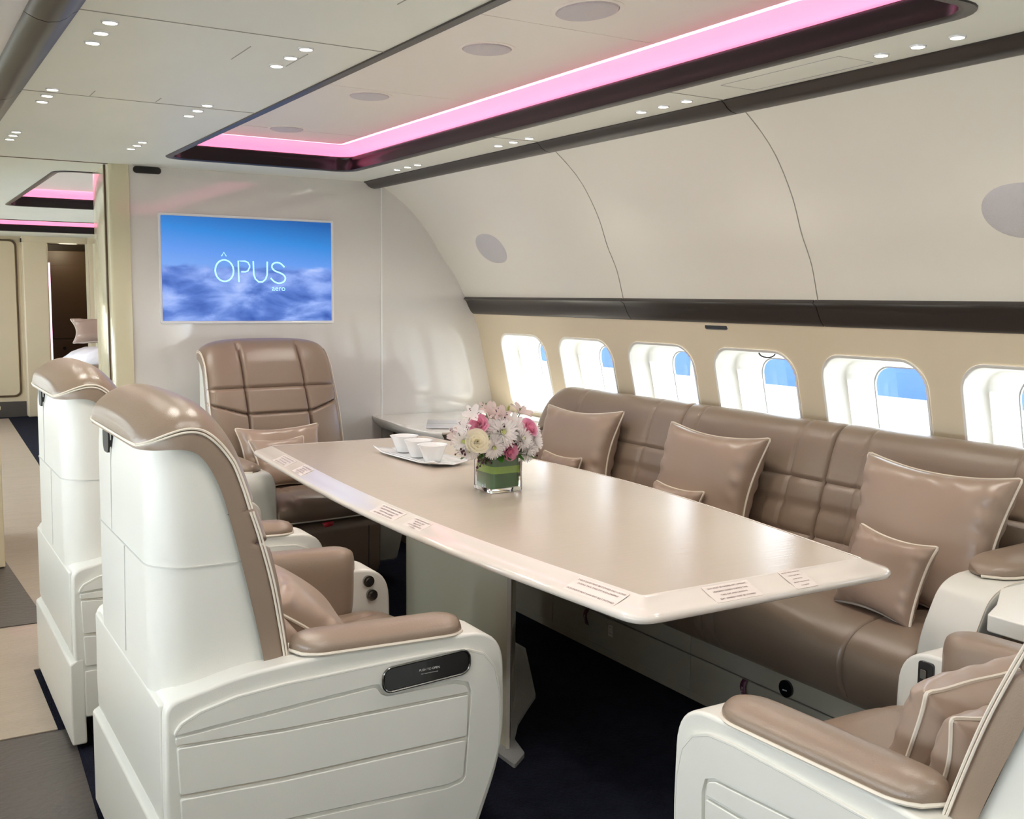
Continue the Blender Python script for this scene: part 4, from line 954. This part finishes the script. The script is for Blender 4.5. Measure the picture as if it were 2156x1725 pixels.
# ------------------------------------------------------------------ flowers
va = thing('glass_vase', 'square clear glass vase lined with green leaves on the table', 'vase', (1.781, 3.04, 0.7205))
g = G()
def sq(h, z, r=0.006): return [(x, y, z) for x, y in rrect(2*h, 2*h, r, 3)]
g.rings([sq(0.060, 0), sq(0.0615, 0.004), sq(0.0615, 0.118), sq(0.0585, 0.118), sq(0.0575, 0.014), sq(0.001, 0.014, 0.0004)], True, True)
g.obj('glass', M['vase_glass'], va, angle=30)
g = G()
for k, (z0, z1) in enumerate(((0.016, 0.052), (0.048, 0.070), (0.086, 0.112))):
    h = 0.0545-0.001*k; g.rings([[(x*(1+0.0), y, z+0.004*math.sin(8*x/0.05+k)) for x, y, _ in sq(h, 0, 0.012)] for z in (z0, (z0+z1)/2, z1)], True, False)
g.obj('leaf_lining', M['leaf_dark'], va)
g = G(); h = 0.0556; g.rings([[(x, y, z+0.003*math.sin(x*70+1)) for x, y, _ in sq(h, 0, 0.012)] for z in (0.066, 0.078, 0.090)], True, False); g.obj('leaf_band', M['leaf_light'], va)
G().rings([sq(0.053, 0.016, 0.01), sq(0.053, 0.112, 0.01)]).obj('foam', M['leaf_dark'], va)
FC = Vector((1.775, 3.045, 0.885))
def frame(n):
    n = Vector(n).normalized(); a = n.cross(Vector((0, 0, 1))); a = a if a.length > 0.1 else Vector((1, 0, 0)); a.normalize(); b = n.cross(a); return a, b, n
def petal(g, c, a, b, n, ang, r0, L, w, lift, curl, nseg=5, cup=0.0):
    """one petal: starts r0 from the axis, length L, width w, rises lift, tip curls"""
    d = a*math.cos(ang)+b*math.sin(ang); s = -a*math.sin(ang)+b*math.cos(ang); vs = []
    for k in range(nseg+1):
        t = k/nseg; ww = w*math.sin(PI*min(1, 0.12+t*0.80))**0.7*(1 if t < 0.9 else 0.75)
        h = lift*t-curl*t*t
        for q in (-1, -0.4, 0.4, 1):
            vs.append(c+d*(r0+L*t*math.cos(0.0))+s*(q*ww/2)+n*(h+cup*w*q*q))
    fs = [(k*4+i, k*4+i+1, (k+1)*4+i+1, (k+1)*4+i) for k in range(nseg) for i in range(3)]
    g.add(vs, fs)
FG = 'flowers in the square glass vase'
def flower_obj(g, kind, mats, c, label, stem=True, cat='flower'):
    o = g.obj(kind, mats, angle=80); tag(o, label, cat, FG)
    if stem: 
        p = Vector(c); q = Vector((FC.x+(p.x-FC.x)*0.25, FC.y+(p.y-FC.y)*0.25, 0.80))
        s = G().tube([p, (p+q)/2, q], 0.0022, 5).obj('stem', M['stem'], o)
    return o
def mum(label, c, n, r):
    g = G(); c = Vector(c); a, b, n = frame(n)
    for ring, (cnt, L, lift, r0) in enumerate(((24, 1.0, 0.10, 0.10), (24, 0.95, 0.30, 0.08), (20, 0.80, 0.50, 0.06), (16, 0.60, 0.62, 0.04), (10, 0.38, 0.66, 0.02))):
        for k in range(cnt):
            petal(g, c, a, b, n, 2*PI*(k+0.5*(ring % 2))/cnt+rnd.uniform(-.1, .1), r*r0, r*L*rnd.uniform(.88, 1.06), r*0.20, r*lift, r*0.12*(1 if ring < 2 else 0), 4, 0.35)
    o = flower_obj(g, 'chrysanthemum', M['petal_white'], c-n*r*0.1, label)
    G().rings([[c+a*(rr*math.cos(2*PI*i/10))+b*(rr*math.sin(2*PI*i/10))+n*z for i in range(10)] for rr, z in ((r*0.20, r*0.10), (r*0.16, r*0.34), (r*0.05, r*0.40))]).obj('centre', M['yellow_green'], o)
def rose(label, c, n, r, m):
    g = G(); c = Vector(c); a, b, n = frame(n)
    NP = 24
    for i_ in range(NP):
        q = (i_+1)/NP; a0 = i_*2.399; rad = 0.06+0.86*q**0.85; half = 1.25-0.55*q; h0 = -0.25-0.40*q; h1 = 0.50-0.46*q**1.4+0.03*math.sin(i_*1.7); flare = 0.05+0.26*q
        NU, NV = 8, 7; vs = []
        for i in range(NU+1):
            u = -1+2*i/NU; an = a0+u*half
            for j in range(NV+1):
                v = j/NV; body = math.sin(PI/2*min(1, 0.25+v)); rr = r*(rad*body+flare*max(0, v-0.55)**2/0.2+0.03*u)
                hh = r*(h0+(h1-h0)*v-0.10*q*max(0, v-0.8)/0.2-0.14*u*u*v); vs.append(c+a*(rr*math.cos(an))+b*(rr*math.sin(an))+n*hh)
        g.add(vs, [(i*(NV+1)+j, i*(NV+1)+j+1, (i+1)*(NV+1)+j+1, (i+1)*(NV+1)+j) for i in range(NU) for j in range(NV)])
    flower_obj(g, 'rose', m, c-n*r*0.5, label)
def lily(label, c, n, r, m, speck=True):
    g = G(); c = Vector(c); a, b, n = frame(n)
    for k in range(6): petal(g, c, a, b, n, PI/3*k+0.2, 0, r*(1.0 if k % 2 else 0.9), r*(0.62 if k % 2 == 0 else 0.42), r*0.75, r*0.35, 6, 0.25)
    o = flower_obj(g, 'alstroemeria', m, c, label)
    if speck:
        s = G()
        for k in (1, 2, 3, 5):
            for q in range(4):
                ang = PI/3*k+0.2+rnd.uniform(-.2, .2); rr = r*rnd.uniform(.35, .7); p = c+(a*math.cos(ang)+b*math.sin(ang))*rr+n*(0.75*rr-0.35*rr*rr/r+0.0015)
                s.tube([p, p+(a*math.cos(ang)+b*math.sin(ang))*r*0.10], 0.0012, 5)
        s.obj('speckle', M['bud_dark'], o)
V_ = (-0.30, -0.95, 0.10)        # roughly towards the room
def at2(px, py, y=3.0):          # spot in the bouquet, given on the upright plane y
    f = y/3.0; return (f*(1.597+(px-960)*0.00184), y, 1.37-f*(1.37-(0.948-0.0001*(px-960)-(py-900)*0.00157)))
rose('pink rose at the upper left of the bouquet', at2(1005, 893, 2.98), (-0.7, -0.6, 0.45), 0.031, M['rose_pink'])
rose('pink rose at the upper right of the bouquet', at2(1117, 900, 2.98), (0.35, -0.75, 0.5), 0.031, M['rose_pink'])
rose('pink rose hanging over the vase rim', at2(1075, 954, 2.96), (0.1, -0.9, -0.15), 0.029, M['rose_pink'])
rose('creamy white rose at the left centre of the bouquet', at2(1004, 930, 2.95), (-0.35, -0.85, 0.25), 0.036, M['rose_white'])
mum('big white chrysanthemum in the middle of the bouquet', at2(1054, 912, 2.96), (0.0, -0.9, 0.35), 0.054)
mum('white chrysanthemum right below the biggest one', at2(1037, 943, 2.95), (-0.1, -0.98, -0.1), 0.038)
mum('white chrysanthemum at the far left of the bouquet', at2(979, 930, 2.99), (-0.8, -0.55, 0.05), 0.044)
mum('white chrysanthemum under the upper right pink rose', at2(1097, 925, 2.97), (0.3, -0.85, 0.2), 0.040)
mum('white chrysanthemum at the far right edge of the bouquet', at2(1122, 928, 3.0), (0.75, -0.6, 0.2), 0.044)
mum('white chrysanthemum drooping at the lower right of the bouquet', at2(1110, 952, 2.98), (0.5, -0.8, -0.4), 0.038)
mum('white chrysanthemum on the back right of the bouquet', at2(1112, 905, 3.09), (0.6, 0.2, 0.8), 0.042)
mum('white chrysanthemum between the upper right rose and the biggest bloom', at2(1085, 905, 2.99), (0.1, -0.8, 0.55), 0.036)
mum('white chrysanthemum between the white rose and the far left bloom', at2(988, 948, 2.98), (-0.5, -0.8, -0.25), 0.034)
mum('white chrysanthemum peeking between the two upper left roses', at2(1030, 903, 2.98), (-0.1, -0.8, 0.5), 0.034)
lily('white alstroemeria with dark specks at the top left of the bouquet', at2(996, 876, 3.0), (-0.6, -0.5, 0.6), 0.040, M['petal_white'])
lily('white alstroemeria at the left edge above the chrysanthemum', at2(976, 902, 3.0), (-0.8, -0.5, 0.35), 0.036, M['petal_white'])
lily('pinkish alstroemeria at the lower left edge of the bouquet', at2(962, 918, 3.02), (-0.95, -0.3, 0.1), 0.034, M['petal_blush'])
lily('large blush alstroemeria at the top middle of the bouquet', at2(1030, 873, 3.02), (-0.1, -0.5, 0.85), 0.050, M['petal_blush'])
lily('blush alstroemeria just right of the top middle of the bouquet', at2(1050, 880, 2.99), (0.2, -0.8, 0.6), 0.044, M['petal_blush'])
lily('blush alstroemeria at the top right of the bouquet', at2(1092, 872, 3.04), (0.3, -0.4, 0.85), 0.048, M['petal_blush'], False)
lily('pale alstroemeria behind the big chrysanthemum', at2(1078, 892, 3.0), (0.2, -0.7, 0.6), 0.040, M['petal_white'], False)
lily('pale alstroemeria at the back of the bouquet', at2(1040, 885, 3.12), (-0.2, 0.5, 0.8), 0.046, M['petal_blush'], False)
def sprig(label, base, tip, m, cnt=14, r=0.0035, spread=0.02):
    g = G(); p0, p1 = Vector(base), Vector(tip); g.tube([p0, (p0+p1)/2+Vector((0.004, 0, 0.004)), p1], 0.0012, 5)
    o = tag(g.obj('sprig', M['stem'], angle=80), label, 'sprig', FG); q = G()
    for k in range(cnt):
        t = 0.35+0.65*k/cnt; c = p0.lerp(p1, t)+Vector((rnd.uniform(-1, 1), rnd.uniform(-1, 1), rnd.uniform(-1, 1)))*spread
        rr = r*rnd.uniform(.7, 1.2); q.rings([[c+Vector((f*rr*math.cos(2*PI*i/7), f*rr*math.sin(2*PI*i/7), h*rr)) for i in range(7)] for f, h in ((0.2, -1), (0.9, -0.4), (0.9, 0.4), (0.2, 1.1))])
        g2 = Vector(c)-p0.lerp(p1, t-0.05)
        q.tube([p0.lerp(p1, t-0.05), c], 0.0007, 4)
    q.obj('buds', M[m], o)
B0 = (FC.x, FC.y, 0.85)
sprig('thin green sprig standing highest at the top left of the bouquet', B0, at2(1014, 846, 3.04), 'stem', 12, 0.003, 0.008)
sprig('thin green sprig at the top right of the bouquet', B0, at2(1096, 858, 3.04), 'stem', 10, 0.003, 0.008)
sprig('dark berry sprig hanging at the lower left of the vase rim', (FC.x-0.03, 2.99, 0.85), at2(1008, 972, 2.96), 'bud_dark', 22, 0.0042, 0.024)
sprig('dark berry sprig at the far left edge of the bouquet', (FC.x-0.06, 3.0, 0.87), at2(960, 948, 2.98), 'bud_dark', 16, 0.004, 0.018)
sprig('dark berry sprig among the flowers at the upper middle', (FC.x, 3.0, 0.88), at2(1052, 884, 2.95), 'bud_dark', 16, 0.0035, 0.022)
sprig('dark berry sprig right of the big chrysanthemum', (FC.x, 3.0, 0.85), at2(1082, 935, 2.95), 'bud_dark', 16, 0.0038, 0.022)
sprig('dark berry sprig at the lower right edge of the bouquet', (FC.x+0.04, 3.0, 0.86), at2(1128, 955, 2.99), 'bud_dark', 12, 0.0034, 0.018)
gr = G()
for k in range(14):
    an = rnd.uniform(-0.45, 0.45); h = rnd.uniform(0.8, 1.0); p = Vector(at2(1064+rnd.uniform(-4, 4), 880, 3.05)); gr.tube([p, p+Vector((math.sin(an)*0.022, 0, 0.02*h)), p+Vector((math.sin(an)*0.05, 0.0, 0.045*h))], 0.0009, 4)
tag(gr.obj('grass_tuft', M['yellow_green']), 'tuft of fine yellow green blades at the top of the bouquet', 'leaf', FG)
lf = G()
for k in range(16):
    an = 2*PI*k/16; d = Vector((math.cos(an), math.sin(an), 0)); a, b, n = d, Vector((-d.y, d.x, 0)), Vector((0, 0, 1))
    petal(lf, Vector((FC.x, FC.y, 0.842)), Vector((1, 0, 0)), Vector((0, 1, 0)), n, an, 0.02, 0.075+0.02*(k % 3), 0.035, 0.035, 0.045, 5, 0.1)
for k in range(10):
    an = 2*PI*k/10; petal(lf, Vector((FC.x, FC.y, 0.86)), Vector((1, 0, 0)), Vector((0, 1, 0)), Vector((0, 0, 1)), an, 0.01, 0.09, 0.04, 0.07, 0.02, 5, 0.1)
lo = tag(lf.obj('leaf_collar', M['leaf_dark'], angle=80), 'dark green leaves under the flowers over the vase rim', 'leaf', FG)
# ------------------------------------------------------------------ outside
hg = thing('hangar', 'blue hangar building far outside across the bright apron, seen through the windows', 'building', (0, 0, 0))
box('wall', 40, 60, -40, 85, -3.0, 7.0, M['hangar'], hg)
for k in range(12): box('door_post', 39.8, 40.0, 2+5.5*k, 2.12+5.5*k, -3.0, 5.5, M['wing_white'], hg)
box('roof_edge', 39.6, 60, -40, 85, 7.0, 7.5, M['wing_white'], hg)
struct(box('floor_apron', -60, 90, -60, 90, -3.2, -3.0, M['apron'], smooth=False))

pillow('taupe bolster pillow lying on the white blanket of the daybed', (2.02, 11.55, 0.99), (1, 0, 0), (0, 0.5, 1), 0.70, 0.28, 0.16, 21, group='cushions on the daybed')
# lettering becomes plain mesh
dg = bpy.context.evaluated_depsgraph_get()
for o in TEXTS:
    me = bpy.data.meshes.new_from_object(o.evaluated_get(dg)); n_ = bpy.data.objects.new(o.name, me); COL.objects.link(n_)
    n_.parent = o.parent; n_.location = o.location; n_.rotation_euler = o.rotation_euler; n_.scale = o.scale
    nm_ = o.name; bpy.data.objects.remove(o); n_.name = nm_
